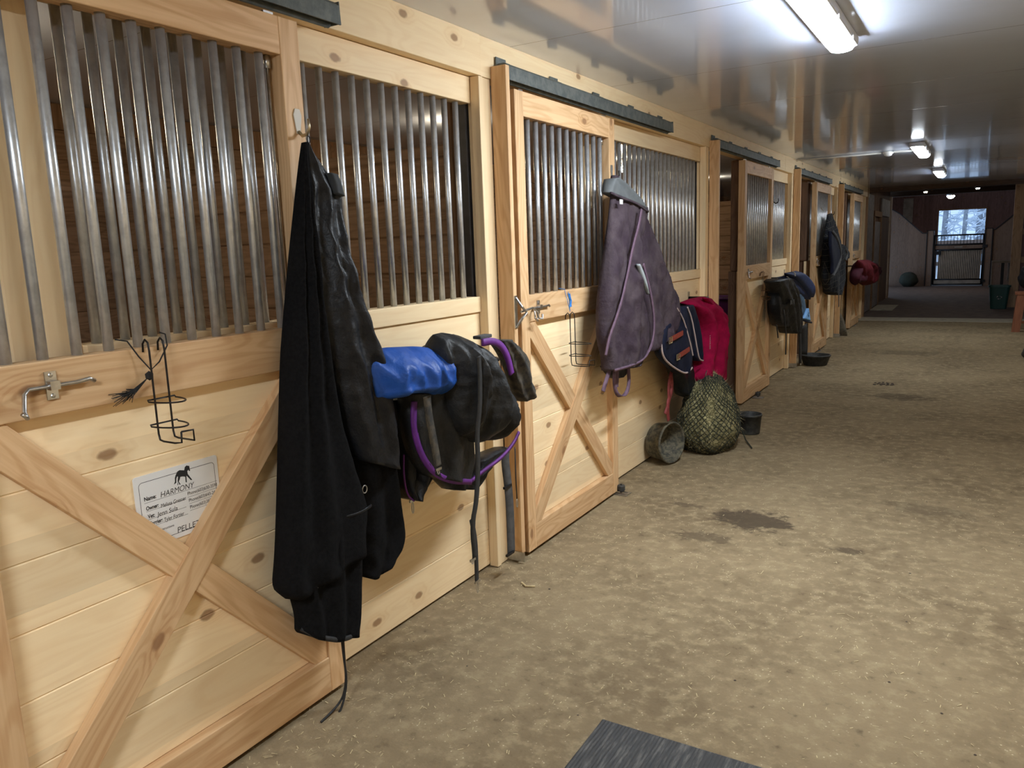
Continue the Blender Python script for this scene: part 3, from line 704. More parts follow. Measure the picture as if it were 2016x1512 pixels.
MB().tube([(1.2, 26, 2.79), (1.2, 26, 3.2)], 0.012, 8).build('rod', 'blackmetal', t)

# ceiling conduit and sensor
t = thing('ceiling_sensor', 'round white sensor under the ceiling at the end of a white conduit', 'sensor', (1.07, 10.3, CZ))
MB().lathe([(0, CZ - 0.002), (0.06, CZ - 0.002), (0.06, CZ - 0.022), (0.045, CZ - 0.03), (0.042, CZ - 0.045), (0.02, CZ - 0.055), (0, CZ - 0.055)], (1.07, 10.3, 0), 20).build('body', 'white', t, smooth=True)
tag(MB().tube([(0.06, 10.3, CZ - 0.012), (1.0, 10.3, CZ - 0.012)], 0.011, 8).build('conduit', 'white', None, smooth=True), 'thin white conduit across the ceiling to the sensor', 'conduit')
tag(box('raceway', 'white', 1.13, 1.36, 10.25, 10.35, CZ - 0.02, CZ - 0.001, bevel=0.006), 'short flat white raceway between the sensor and the second strip light', 'conduit')
# ------------------------------------------------------------------ rubber mat, straw
tag(box('rubber_mat', 'mat', 1.062, 2.05, 0.9, 2.203, 0.0, 0.014, bevel=0.004), 'grey ribbed rubber mat on the dirt floor at the bottom of the photo', 'mat')
random.seed(11)
q = MB()
for i in range(3600):
    y = 1.3 + 15 * random.random() ** 1.7; x = random.uniform(0.02, 3.3)
    if random.random() < 0.35: x = random.uniform(0.01, 0.5) if random.random() < .5 else x
    if 1.0 < x < 2.1 and y < 2.25: continue
    a = random.uniform(0, PI); l = random.uniform(0.003, 0.010) * (2 if random.random() < 0.05 else 1); w = random.uniform(0.0008, 0.0016)
    dx, dy = math.cos(a), math.sin(a); z = 0.0015
    q.add([(x - dx * l - dy * w, y - dy * l + dx * w, z), (x - dx * l + dy * w, y - dy * l - dx * w, z), (x + dx * l + dy * w, y + dy * l - dx * w, z + 0.002), (x + dx * l - dy * w, y + dy * l + dx * w, z + 0.002)], [(0, 1, 2, 3)])
tag(q.build('loose_straw', 'straw'), 'bits of straw and hay scattered over the dirt floor', 'straw', kind='stuff')
q = MB()
for i in range(90):
    y = 2.2 + 13 * random.random() ** 1.4; x = random.uniform(0.1, 3.2); r = random.uniform(0.002, 0.006)
    q.lathe([(0, 0), (r, 0.001), (r * .7, r * .5), (0, r * .6)], (x, y, 0), 6)
for x, y in ((1.18, 9.3), (1.22, 9.36), (1.27, 9.3)):
    for i in range(10):
        r = random.uniform(0.006, 0.02); q.lathe([(0, 0), (r, 0.001), (r * .7, r * .5), (0, r * .6)], (x + random.uniform(-.05, .05), y + random.uniform(-.07, .07), 0), 6)
tag(q.build('dark_crumbs', 'dung'), 'small dark crumbs of dirt lying on the floor', 'dirt', kind='stuff')
tag(MB().tube([(0.25, 3.05, 0.004), (0.29, 3.02, 0.006), (0.33, 3.04, 0.004)], 0.005, 6).build('straw_stalk', 'straw'), 'pale curled stalk on the floor near the long black strap', 'straw')

# ------------------------------------------------------------------ sign on the nearest door
X = BB + 0.006
def lerp2(a, b, t): return (a[0] + (b[0] - a[0]) * t, a[1] + (b[1] - a[1]) * t)
TLc, TRc = (1.238,1.004), (1.519,1.013)
BRc = (1.509,0.831)
sg = thing('name_board', 'white stall name board with horse silhouette reading HARMONY on the nearest door', 'sign', (BB, TLc[0], TLc[1] - 0.2))
w_ = TRc[0] - TLc[0]; zt_ = (TLc[1] + TRc[1]) / 2; h_ = 0.215
def rr(y0, y1, z0, z1, r, n=5):
    out = []
    for cx_, cz_, a0 in ((y1 - r, z1 - r, 0), (y0 + r, z1 - r, 90), (y0 + r, z0 + r, 180), (y1 - r, z0 + r, 270)):
        for i in range(n + 1):
            a = math.radians(a0 + 90 * i / n); out.append((cx_ + r * math.cos(a), cz_ + r * math.sin(a)))
    return out
ya, yb, zb_, zt2 = TLc[0], TRc[0], zt_ - h_, zt_
MB().prism(rr(ya, yb, zb_, zt2, 0.008), BB + 0.0003, BB + 0.0035, axis=0).build('board', 'board', sg)
XS = BB + 0.0036
o_, i_ = rr(ya + 0.014, yb - 0.012, zb_ + 0.014, zt2 - 0.019, 0.012), rr(ya + 0.0155, yb - 0.0135, zb_ + 0.0155, zt2 - 0.0205, 0.0105)
n = len(o_); q = MB(); q.add([(XS, *p) for p in o_] + [(XS, *p) for p in i_], [(i, (i + 1) % n, n + (i + 1) % n, n + i) for i in range(n)]); q.build('border_line', 'ink', sg)
hs = [(1005,290),(1012,355),(998,362),(985,345),(965,365),(968,400),(1032,468),(1008,474),(945,425),(940,440),(937,510),(918,508),(920,440),(880,440),(840,450),(828,480),(808,510),(832,545),(812,549),(793,510),(790,560),(779,556),(793,490),(803,450),(788,450),(772,480),(765,530),(722,556),(745,520),(750,470),(768,435),(800,388),(840,365),(915,360),(930,318),(960,294),(995,296)]
# horse: drawn on the board in board units
hy = lambda u: ya + w_ * (u - 105) / (1495 - 105)
def hz(u, v):   # the letters of the photo's board climb to the right; undo that slope
    return zt2 - ((v - (545 - (u - 105) * 450 / 1390)) / 860.0) * h_ * 0.985
MB().add([(XS + 0.0002, hy(u), hz(u, v)) for u, v in hs], [tuple(range(len(hs)))]).build('horse_silhouette', 'ink', sg)
def text_mesh(c, mat):
    tmp = bpy.data.objects.new('tmp', c); COL.objects.link(tmp)
    bpy.context.view_layer.update()
    me = bpy.data.meshes.new_from_object(tmp.evaluated_get(bpy.context.evaluated_depsgraph_get()))
    bpy.data.objects.remove(tmp); me.name = 'lettering'; me.materials.clear(); me.materials.append(M[mat])
    o = bpy.data.objects.new('lettering', me); COL.objects.link(o); return o
def text(body, u, u1, v, size, mat='ink', shear=0.0, bold=0.0):
    c = bpy.data.curves.new('lettering', 'FONT'); c.body = body; c.size = size; c.shear = shear; c.offset = bold; c.extrude = 0.0
    o = text_mesh(c, mat); o.parent = sg
    xs_ = [v.co.x for v in o.data.vertices]; wid = (hy(u1) - hy(u)) / (max(xs_) - min(xs_))
    o.rotation_euler = (PI / 2, 0, PI / 2); o.scale = (wid, 1, 1)
    o.location = Vector((XS + 0.0004, hy(u), hz(u, v))) - ORG[sg.name]
    return o
text('Name:', 235, 420, 805, 0.0165, bold=0.0004); text('HARMONY', 485, 1050, 740, 0.024, 'marker', 0.2)
text('Owner:', 250, 445, 915, 0.0165, bold=0.0004); text('Melissa Gnesser', 475, 890, 865, 0.0165, 'ink', 0.15)
text('Vet:', 265, 372, 1010, 0.0165, bold=0.0004); text('Jenn Sula', 410, 745, 975, 0.0185, 'ink', 0.15)
text('Farrier:', 278, 482, 1095, 0.0165, bold=0.0004); text('Tyler Fortier', 500, 830, 1035, 0.0165, 'ink', 0.15)
text('cial Instructions', 345, 650, 1178, 0.0100); text('PELLET', 690, 1080, 1165, 0.024, 'marker', 0.1); text('?', 1165, 1200, 1060, 0.022, 'marker')
text('Phone(603)630-3598', 925, 1445, 675, 0.0150); text('Phone(603)643-2447', 935, 1462, 760, 0.0150); text('Phone(603)387-9526', 940, 1455, 845, 0.0150)
q = MB()
for u0, v0, u1 in ((235, 832, 1455), (250, 930, 895), (265, 1024, 885), (278, 1112, 900), (940, 780, 1480), (940, 868, 1480), (925, 700, 1470)):
    z = hz(u0, v0); q.box(XS, XS + 0.0001, hy(u0), hy(u1), z - 0.0004, z + 0.0004)
q.build('ruled_line', 'ink', sg)

# ------------------------------------------------------------------ wire bottle holders
def holder(lab, yl, yr, ztop, zbot, x, mat, tilt=0.0, hook=False, ring=(0.46, 0.30), depth=0.085, twine=None, tmat=None):
    t = thing('bottle_holder', lab, 'wire holder', (x, (yl + yr) / 2, zbot), 'wire bottle holders hung on the doors')
    r = 0.0028; H = ztop - zbot; sh = lambda z: tilt * (ztop - z)
    hk = (lambda y: [(x - 0.028, y, ztop - 0.035), (x - 0.026, y, ztop - 0.012), (x - 0.014, y, ztop), (x - 0.003, y, ztop - 0.008), (x, y + sh(ztop - 0.03), ztop - 0.03)]) if not hook else \
         (lambda y: [(x - 0.02, y - 0.05, ztop - 0.03), (x - 0.015, y - 0.045, ztop), (x, y - 0.02, ztop + 0.015), (x + 0.005, y, ztop), (x, y + sh(ztop - 0.04), ztop - 0.04)])
    a = hk(yl) + [(x, yl + sh(zbot + 0.02), zbot + 0.02), (x + 0.004, yl + sh(zbot), zbot + 0.003), (x + 0.02, yl + sh(zbot), zbot), (x + depth * 0.8, yl + sh(zbot), zbot), (x + depth * .95, yl + sh(zbot) + 0.012, zbot), (x + depth * .95, yl + sh(zbot) + 0.014, zbot + 0.03)]
    b = hk(yr) + [(x, yr + sh(zbot + 0.02), zbot + 0.02), (x + 0.004, yr + sh(zbot), zbot + 0.003), (x + 0.02, yr + sh(zbot), zbot), (x + depth * 1.05, yr + sh(zbot), zbot), (x + depth * 1.05, yr + sh(zbot), zbot + 0.03), (x + depth * .95, yl + sh(zbot) + 0.014, zbot + 0.03)]
    MB().tube(a, r, 8).build('upright_wire', mat, t, smooth=True); MB().tube(b, r, 8).build('upright_wire', mat, t, smooth=True)
    for k_ in ring:
        z = zbot + H * k_ if k_ < 1 else k_
        yc = (yl + yr) / 2 + sh(z); w = 0.042
        pts = [(x - 0.004, yc - w, z + 0.004), (x - 0.004, yc + w, z + 0.004)]
        for i in range(13):
            a_ = PI * i / 12; pts.append((x + depth * math.sin(a_), yc + w * math.cos(a_), z))
        MB().tube(pts, r * 0.85, 6, closed=True).build('ring', mat, t, smooth=True)
    return t
A, B_ = (1.293,1.402), (1.296,1.108)
C_, D_ = (1.331,1.397), (1.338,1.11)
h1 = holder('black wire bottle holder hung with black twine above the name board', (A[0] + B_[0]) / 2 - 0.004, (C_[0] + D_[0]) / 2 + 0.002, 1.395, B_[1] + 0.004, 0.148, 'wire', 0.0, ring=(0.40, 0.155))
tw = MB(); y0_ = A[0]
tw.tube([(0.082, y0_ - 0.055, 1.40), (0.12, y0_ - 0.045, 1.395), (0.125, y0_ - 0.02, 1.35), (0.135, y0_ + 0.005, 1.31), (0.14, y0_ + 0.03, 1.33), (0.125, y0_ + 0.07, 1.37), (0.10, y0_ + 0.085, 1.40), (0.082, y0_ + 0.08, 1.405)], 0.002, 6)
tw.lathe([(0, -0.013), (0.010, -0.006), (0.011, 0.006), (0, 0.014)], (0.138, y0_ - 0.004, 1.295), 10)
random.seed(3)
for i in range(34):
    e = Vector((0.125 + random.uniform(-.008, .012), y0_ - 0.085 + random.uniform(-.03, .03), 1.247 + random.uniform(-.02, .02)))
    tw.tube([(0.136, y0_ - 0.008, 1.29), Vector((0.132, y0_ - 0.045, 1.262)) + Vector((0, random.uniform(-.006, .006), random.uniform(-.006, .006))), e], 0.0009, 4)
tag(tw.build('black_twine', 'twine_black'), 'frayed black baling twine tied round the bars of the nearest door', 'twine')
A, B_ = (3.836,1.243), (3.783,0.95)
h2 = holder('black wire bottle holder hanging on blue twine from the second door', A[0] + 0.005, A[0] + 0.062, A[1] + 0.005, B_[1] + 0.002, 0.145, 'wire', 0.02, ring=(0.42, 0.19), depth=0.11)
q = MB(); z_ = 1.372
yb_ = A[0] + 0.03
q.tube([(0.083, yb_ - 0.03, z_ + 0.012), (0.12, yb_ - 0.03, z_ + 0.006), (0.121, yb_ - 0.026, z_ - 0.01), (0.135, yb_ - 0.002, A[1] + 0.01), (0.121, yb_ + 0.01, z_ - 0.01)], 0.0016, 5)
for i in range(7):
    q.tube([(0.121, yb_ + 0.005 + 0.004 * i, z_ - 0.02 - 0.004 * (i % 3)), (0.124, yb_ + 0.03 + 0.004 * (i % 4), z_ - 0.06 - 0.008 * (i % 3)), (0.122, yb_ + 0.02 + 0.006 * (i % 5), z_ - 0.095)], 0.0022, 5)
tag(q.build('blue_twine', 'twine_blue'), 'bright blue baling twine knotted on the second door rail', 'twine')
A, B_ = (8.146,1.28), (8.126,0.992)
holder('brown wire bottle holder with open hook on the half open third door', A[0] + 0.09, A[0] + 0.14, A[1], B_[1] + 0.01, 0.15, 'rust', 0.0, hook=True, ring=(0.34, 0.12), depth=0.07)
A, B_ = (11.678,1.361), (11.745,0.997)
holder('rusty wire bottle holder left of the dark plaid blanket on the fourth door', A[0] + 0.02, A[0] + 0.09, A[1], B_[1], 0.15, 'rust', 0.3, hook=True, ring=(0.36, 0.02), depth=0.06)

# ------------------------------------------------------------------ hooks
def coat_hook(y, z, x, lab, mat='zinc'):
    t = thing('coat_hook', lab, 'hook', (x, y, z), 'hooks on the door stiles')
    MB().prism([(y - 0.008, z - 0.035), (y + 0.008, z - 0.035), (y + 0.018, z + 0.025), (y + 0.010, z + 0.045), (y - 0.010, z + 0.045), (y - 0.018, z + 0.025)], x, x + 0.004, axis=0).build('plate', mat, t, bevel=0.001)
    MB().tube([(x + 0.004, y, z - 0.028), (x + 0.018, y + 0.001, z - 0.042), (x + 0.040, y, z - 0.040), (x + 0.052, y, z - 0.02), (x + 0.05, y, z + 0.008)], [0.006, 0.006, 0.0055, 0.005, 0.004], 10).build('hook', 'wire' if mat == 'zinc' else ('brass' if mat == 'enamel' else mat), t, smooth=True)
    return t
hk_ = (1.931,2.039)
coat_hook(hk_[0] + 0.005, hk_[1], BF, 'pale enamel coat hook holding the black fleece blanket', 'enamel')
hk2 = (4.494,2.044)
coat_hook(hk2[0], hk2[1], BF, 'small zinc hook holding the plum blanket')
hk3 = (8.774,2.021)
coat_hook(hk3[0] + 0.03, hk3[1] + 0.02, BF, 'empty dark hook on the third door stile', 'blackmetal')
hk4 = (12.557,1.974)
coat_hook(hk4[0] - 0.05, hk4[1] + 0.02, BF, 'hook holding the dark plaid blanket on the fourth door')

# ------------------------------------------------------------------ black fleece blanket on the nearest door
bx = 0.20
t = thing('black_fleece_blanket', 'long black fleece horse blanket hung from a hook, nearest hanging item', 'horse blanket', (0.15, 2.0, 0.6))
L_ = [(1.867,1.962),(1.846,1.884),(1.811,1.725),(1.78,1.582),(1.744,1.391),(1.71,1.2),(1.679,1.007),(1.649,0.812),(1.618,0.635),(1.596,0.548),(1.632,0.51)]
Rr = [(1.881,1.963),(1.879,1.886),(1.868,1.725),(1.859,1.513),(1.856,1.278),(1.88,1.101),(1.923,0.948),(1.97,0.807),(2.0,0.718),(1.985,0.65),(1.977,0.566)]
dfun = lambda t_: 0.03 + 0.13 * min(1, t_ * 2.2)
drape(L_, Rr, 0.205, dfun, nt=80, ns=34, folds=(2.3, 0.012), seed=1.3, wr=0.006, ws=7, flat=0.45).build('fleece_panel', 'fleece', t, smooth=True)
L_ = [(1.676,0.787),(1.653,0.656),(1.652,0.569),(1.673,0.481),(1.685,0.421),(1.682,0.377)]
Rr = [(1.999,0.7),(1.985,0.593),(1.966,0.483),(1.946,0.374),(1.94,0.308),(1.929,0.255)]
bt = [(1.682,0.381),(1.704,0.349),(1.759,0.313),(1.83,0.284),(1.893,0.266),(1.929,0.257)]
drape(L_, Rr, 0.20, 0.13, nt=40, ns=34, folds=(3, 0.012), bot=bt, seed=4.1, wr=0.006, ws=7, flat=0.45).build('fleece_skirt', 'fleece', t, smooth=True)
q = MB().tube([(0.285 - 0.03 * (abs(i - 6) / 6) ** 2, *p) for i, p in enumerate(resample([(1.84,0.724),(1.902,0.723),(1.966,0.725),(2.003,0.721)], 12))], 0.006, 8, flat=0.6); q.build('seam_band', 'nylon', t, smooth=True)
q = MB().tube([(0.262 - 0.055 * (abs(i - 7.5) / 7.5) ** 3, *p) for i, p in enumerate(resample([(1.685,0.383),(1.718,0.346),(1.795,0.302),(1.868,0.278),(1.924,0.261)], 16))], 0.009, 8, flat=0.7); q.build('hem', 'web', t, smooth=True)
# the satin side with its collar
L_ = [(1.879,1.965),(1.879,1.87),(1.873,1.726),(1.862,1.546),(1.861,1.362),(1.879,1.206),(1.902,1.079),(1.929,0.983),(1.959,0.903)]
Rr = [(1.883,1.962),(1.924,1.905),(1.979,1.857),(2.023,1.809),(2.011,1.694),(2.03,1.539),(2.07,1.43),(2.101,1.319),(2.151,1.201),(2.171,1.064),(2.195,0.943),(2.202,0.802)]
bt = [(1.959,0.903),(2.009,0.879),(2.061,0.858),(2.128,0.827),(2.202,0.798)]
drape(L_, Rr, 0.20, lambda t_: 0.03 + 0.15 * min(1, t_ * 1.6), nt=84, ns=34, folds=(1.7, 0.014), bot=bt, seed=2.2, wr=0.013, ws=8, flat=0.6, diag=0.6).build('satin_side', 'nylon', t, smooth=True)
L_ = [(1.942,1.872),(1.955,1.847),(1.963,1.808)]
Rr = [(1.988,1.867),(2.001,1.827),(2.008,1.797)]
drape(L_, Rr, 0.215, 0.06, nt=14, ns=12, folds=(1, 0.002), seed=1, wr=0.003).build('collar', 'navydark', t, smooth=True)
L_ = [(2.024,1.072),(2.01,0.888),(1.997,0.701),(1.986,0.55),(1.979,0.451)]
Rr = [(2.19,0.922),(2.225,0.753),(2.231,0.628),(2.255,0.52),(2.238,0.47),(2.163,0.428)]
bt = [(1.979,0.453),(2.026,0.424),(2.102,0.411),(2.163,0.428)]
drape(L_, Rr, 0.165, 0.12, nt=44, ns=26, folds=(1.5, 0.014), bot=bt, seed=5.2, wr=0.010, ws=7).build('rear_lobe', 'fleece', t, smooth=True)
p = (1.978,0.788)
q = MB(); q.tube([(0.262, p[0] + 0.012 * math.cos(a * PI / 6), p[1] + 0.014 * math.sin(a * PI / 6)) for a in range(12)], 0.0022, 6, closed=True); q.build('metal_ring', 'zinc', t, smooth=True)
p = (2.208,0.458)
q = MB(); q.tube([(0.17, p[0], p[1]), (0.172, p[0] + 0.004, p[1] - 0.03), (0.17, p[0] + 0.0, p[1] - 0.055), (0.17, p[0] - 0.006, p[1] - 0.03)], 0.003, 6, closed=True); q.build('snap_hook', 'brass', t, smooth=True)
p = (1.937,0.259)
q = MB(); q.tube([(0.215 + 0.006 * math.cos(a), p[0], p[1] + 0.008 * math.sin(a)) for a in [i * PI / 4 for i in range(8)]], 0.0018, 6, closed=True); q.build('zip_pull', 'zinc', t, smooth=True)
for i, pts in enumerate(([(0.20, *p) for p in [(1.873,0.273),(1.875,0.19),(1.882,0.107),(1.865,0.046),(1.836,0.022),(1.789,0.01),(1.743,0.003)]], [(0.21, *p) for p in [(1.87,0.277),(1.868,0.177),(1.872,0.095),(1.853,0.036),(1.834,0.007),(1.806,-0.017)]])):
    MB().tube([Vector(a) for a in smooth_poly([Vector(a) for a in pts], 2)], 0.0042, 8).build('drawstring', 'web', t, smooth=True)
p0 = Vector((BF + 0.045, hk_[0] + 0.005, hk_[1] - 0.045))
q = MB(); q.tube([p0 + Vector((0, 0.006 * math.cos(a), 0.012 * math.sin(a) - 0.012)) for a in [i * PI / 5 for i in range(10)]], 0.002, 6, closed=True)
q.tube([p0 + Vector((0.0, 0, -0.024)), p0 + Vector((0.01, 0.004, -0.055))], 0.003, 6); q.build('hanging_loop', 'wire', t, smooth=True)

# ------------------------------------------------------------------ blanket bars under the bundles
def blanket_bar(y0, y1, z, lab, x=0.17):
    t = thing('blanket_bar', lab, 'blanket bar', (0, y0, z), 'blanket bars on the stall panels')
    MB().tube([(0.002, y0, z), (x - 0.02, y0, z), (x, y0 + 0.02, z), (x, y1 - 0.02, z), (x - 0.02, y1, z), (0.002, y1, z)], 0.010, 10).build('bar', 'wire', t, smooth=True)
    for y in (y0, y1):
        MB().box(0.001, 0.005, y - 0.02, y + 0.02, z - 0.05, z + 0.05).build('bracket', 'zinc', t)
a_, b_ = (2.242,1.186), (3.057,1.068)
blanket_bar(a_[0] + 0.05, b_[0], 1.10, 'blanket bar under the royal blue and black bundle')
# royal blue folded blanket
L_ = [(2.02,1.239),(2.026,1.189),(2.037,1.134),(2.053,1.08)]
Rr = [(2.471,1.208),(2.513,1.154),(2.508,1.093),(2.482,1.04)]
tp = [(2.02,1.239),(2.083,1.27),(2.184,1.266),(2.335,1.251),(2.426,1.232),(2.485,1.202)]
bt = [(2.053,1.082),(2.123,1.081),(2.212,1.088),(2.32,1.072),(2.389,1.044),(2.482,1.04)]
t = thing('royal_blue_blanket', 'folded royal blue nylon blanket lying over the blanket bar', 'horse blanket', (0.2, 2.6, 1.05))
o = drape(L_, Rr, 0.24, 0.24, nt=50, ns=60, folds=(3.0, 0.010), bot=bt, top=tp, seed=3.3, wr=0.024, ws=7.5, flat=0.7, tback=0.5, ct=0.45, cb=0.3).build('folded_body', 'blue', t, smooth=True)
# black bundle
t = thing('black_turnout_blanket', 'bulky black blanket with purple binding and long straps, right of the blue one', 'horse blanket', (0.2, 3.0, 0.9))
L_ = [(2.44,1.288),(2.418,1.228),(2.428,1.146),(2.454,1.041),(2.463,0.937),(2.51,0.864)]
Rr = [(2.663,1.234),(2.746,1.186),(2.813,1.088),(2.89,0.963),(2.899,0.845),(2.842,0.774)]
tp = [(2.44,1.284),(2.509,1.285),(2.579,1.265),(2.652,1.24)]
bt = [(2.511,0.868),(2.6,0.817),(2.716,0.785),(2.859,0.775)]
drape(L_, Rr, 0.25, 0.30, nt=60, ns=44, folds=(2.4, 0.026), bot=bt, top=tp, seed=7.3, wr=0.028, ws=8, flat=0.7, diag=1.1, ct=0.3, cb=0.25).build('quilted_roll', 'nylon_dusty', t, smooth=True)
L_ = [(2.46,1.222),(2.473,1.185),(2.487,1.152)]
Rr = [(2.694,1.257),(2.786,1.198),(2.798,1.084)]
drape(L_, Rr, 0.17, 0.24, nt=26, ns=26, ct=0.6, folds=(2, 0.012), top=[(2.453,1.218),(2.547,1.244),(2.631,1.26),(2.694,1.257)], seed=2.3, wr=0.014, ws=8).build('upper_fold', 'nylon_dusty', t, smooth=True)
L_ = [(2.217,1.052),(2.275,0.961),(2.322,0.869),(2.325,0.764),(2.323,0.68),(2.354,0.624)]
Rr = [(2.542,1.013),(2.548,0.882),(2.551,0.793),(2.531,0.687),(2.473,0.626),(2.395,0.603)]
drape(L_, Rr, 0.12, 0.13, nt=44, ns=26, folds=(2, 0.014), seed=6.3, wr=0.012, ws=7).build('rear_drop', 'nylon', t, smooth=True)
L_ = [(2.266,1.08),(2.258,0.993),(2.271,0.891),(2.31,0.801),(2.37,0.733)]
Rr = [(2.589,1.033),(2.655,0.913),(2.685,0.795),(2.677,0.695),(2.633,0.639)]
bt = [(2.371,0.737),(2.436,0.699),(2.522,0.664),(2.633,0.639)]
drape(L_, Rr, 0.22, 0.13, nt=44, ns=30, folds=(1.7, 0.014), bot=bt, seed=8.3, wr=0.012, ws=7).build('front_flap', 'nylon_dusty', t, smooth=True)
bp = smooth_poly([Vector(p) for p in [(2.276,1.049),(2.263,0.973),(2.277,0.886),(2.32,0.802),(2.387,0.731),(2.487,0.676),(2.633,0.633)]], 2)
MB().ribbon([(0.268, p.x, p.y) for p in bp], 0.024, 0.010, (0.2, 1, 0.6)).build('purple_binding', 'purple', t, smooth=True)
bp = smooth_poly([Vector(p) for p in [(2.633,0.639),(2.734,0.658),(2.884,0.677),(2.99,0.719),(3.039,0.761)]], 2)
MB().ribbon([(0.27, p.x, p.y) for p in bp], 0.014, 0.010, (0.1, 0.2, 1)).build('purple_binding', 'purple', t, smooth=True)
bp = smooth_poly([Vector(p) for p in [(2.315,0.821),(2.306,0.729),(2.321,0.652),(2.361,0.616)]], 2)
MB().tube([(0.17, p.x, p.y) for p in bp], 0.004, 8).build('purple_binding', 'purple', t, smooth=True)
L_ = [(2.481,0.685),(2.531,0.638),(2.583,0.601)]
Rr = [(3.05,0.679),(2.889,0.633),(2.757,0.562)]
drape(L_, Rr, 0.17, 0.12, nt=20, ns=24, folds=(3, 0.01), seed=3.1, wr=0.010).build('lower_fold', 'nylon', t, smooth=True)
L_ = [(2.799,1.225),(2.885,1.143),(2.943,1.043),(2.982,0.955),(3.025,0.916)]
Rr = [(2.911,1.213),(3.018,1.16),(3.074,1.089),(3.078,1.01),(3.127,0.951)]
drape(L_, Rr, 0.29, 0.10, nt=34, ns=20, folds=(1.5, 0.010), seed=9.1, wr=0.012, ws=10, bot=[(3.024,0.911),(3.072,0.917),(3.127,0.951)]).build('shoulder_flap', 'web_worn', t, smooth=True)
bp = smooth_poly([Vector(p) for p in [(2.647,1.231),(2.717,1.231),(2.787,1.206),(2.84,1.15),(2.868,1.067)]], 2)
MB().ribbon([(0.345, p.x, p.y) for p in bp], 0.03, 0.012, (0, 0.8, 0.5)).build('purple_edge', 'purple', t, smooth=True)
bp = smooth_poly([Vector(p) for p in [(2.953,1.197),(3.063,1.165),(3.125,1.11),(3.148,1.021),(3.136,0.998),(3.101,1.04),(3.068,1.105)]], 2)
MB().ribbon([(0.25, p.x, p.y) for p in bp], 0.03, 0.004, (1, 0.2, 0)).build('loop_strap', 'web', t, smooth=True)
p = (2.728,1.234)
box('plastic_clip', 'greyweb', 0.27, 0.31, p[0] - 0.04, p[0] + 0.05, p[1] + 0.004, p[1] + 0.018, t)
bp = smooth_poly([Vector(p) for p in [(2.487,1.199),(2.505,1.115),(2.506,0.991),(2.487,0.891),(2.5,0.782),(2.49,0.614),(2.457,0.517),(2.481,0.366)]], 2)
MB().ribbon([(0.43 - 0.06 * i / len(bp), p.x, p.y) for i, p in enumerate(bp)], 0.030, 0.004, (0, 1, 0)).build('long_strap', 'web', t, smooth=True)
bp = smooth_poly([Vector(p) for p in [(2.501,0.522),(2.524,0.427),(2.524,0.337),(2.521,0.249)]], 2)
MB().ribbon([(0.35, p.x, p.y) for p in bp], 0.026, 0.003, (0, 1, 0)).build('long_strap', 'web', t, smooth=True)
for px_, xx, ln in (((2.466,0.363), 0.372, 0.012), ((2.521,0.244), 0.352, 0.045), ((2.307,0.785), 0.342, 0.015), ((2.4,0.601), 0.13, 0.05)):
    q = MB(); q.box(xx - 0.003, xx + 0.003, px_[0] - 0.018, px_[0] + 0.018, px_[1] - 0.006, px_[1] + 0.004)
    q.tube([(xx, px_[0] + 0.006 * math.cos(a), px_[1] - 0.006 - ln / 2 + ln / 2 * math.sin(a)) for a in [i * PI / 5 for i in range(10)]], 0.0022, 6, closed=True)
    q.build('buckle', 'zinc', t)
bp = smooth_poly([Vector(p) for p in [(2.269,1.075),(2.274,0.996),(2.297,0.892),(2.314,0.792)]], 2)
MB().ribbon([(0.335, p.x, p.y) for p in bp], 0.042, 0.004, (0, 1, 0)).build('wide_strap', 'web_worn', t, smooth=True)
bp = smooth_poly([Vector(p) for p in [(3.107,0.66),(3.089,0.601),(3.112,0.467),(3.122,0.32),(3.117,0.115)]], 2)
t2 = MB().ribbon([(0.155, p.x, p.y) for p in bp], 0.055, 0.004, (0.15, 1, 0)).build('grey_strap', 'greyweb', t, smooth=True)
t2['label'] = 'wide dark grey webbing strap'
for pp in ((3.096,0.465), (3.096,0.119)):
    MB().box(0.155, 0.166, pp[0] - 0.034, pp[0] + 0.034, pp[1] - 0.006, pp[1] + 0.006).build('strap_slider', 'blackmetal', t, bevel=0.001)
bp = [(3.171,0.646),(3.17,0.491),(3.173,0.38)]
MB().tube([(0.165, *p) for p in bp], 0.0028, 6).build('thin_cord', 'web', t, smooth=True)
p = bp[-1]
MB().tube([(0.165, p[0] + 0.007 * math.cos(a), p[1] - 0.022 + 0.022 * math.sin(a)) for a in [i * PI / 5 for i in range(10)]], 0.0025, 6, closed=True).build('snap_hook', 'zinc', t, smooth=True)

# ------------------------------------------------------------------ plum blanket on the second door
t = thing('plum_blanket', 'dusty plum canvas horse blanket with grey lined collar on a hook', 'horse blanket', (0.2, 4.7, 0.9))
L_ = [(4.29,1.865),(4.452,1.705),(4.494,1.491),(4.523,1.335),(4.619,1.169),(4.668,1.034),(4.701,0.931)]
Rr = [(4.719,1.864),(4.92,1.675),(5.061,1.473),(5.241,1.291),(5.357,1.176),(5.368,1.066),(5.24,0.988)]
bt = [(4.701,0.924),(4.818,0.923),(5.007,0.944),(5.24,0.988)]
drape(L_, Rr, 0.20, lambda t_: 0.05 + 0.14 * min(1, t_ * 1.6), nt=60, ns=36, folds=(1.8, 0.018), bot=bt, seed=1.7, wr=0.017, ws=8, flat=0.5, diag=0.7).build('rear_side', 'plum', t, smooth=True)
L_ = [(4.205,1.927),(4.186,1.79),(4.138,1.618),(4.089,1.448),(4.035,1.307),(4.016,1.164),(4.033,1.061),(4.085,0.98),(4.096,0.895)]
Rr = [(4.77,1.828),(4.716,1.738),(4.612,1.613),(4.575,1.458),(4.622,1.297),(4.705,1.128),(4.729,1.02),(4.665,0.919),(4.511,0.871)]
bt = [(4.096,0.889),(4.235,0.886),(4.413,0.866),(4.511,0.871)]
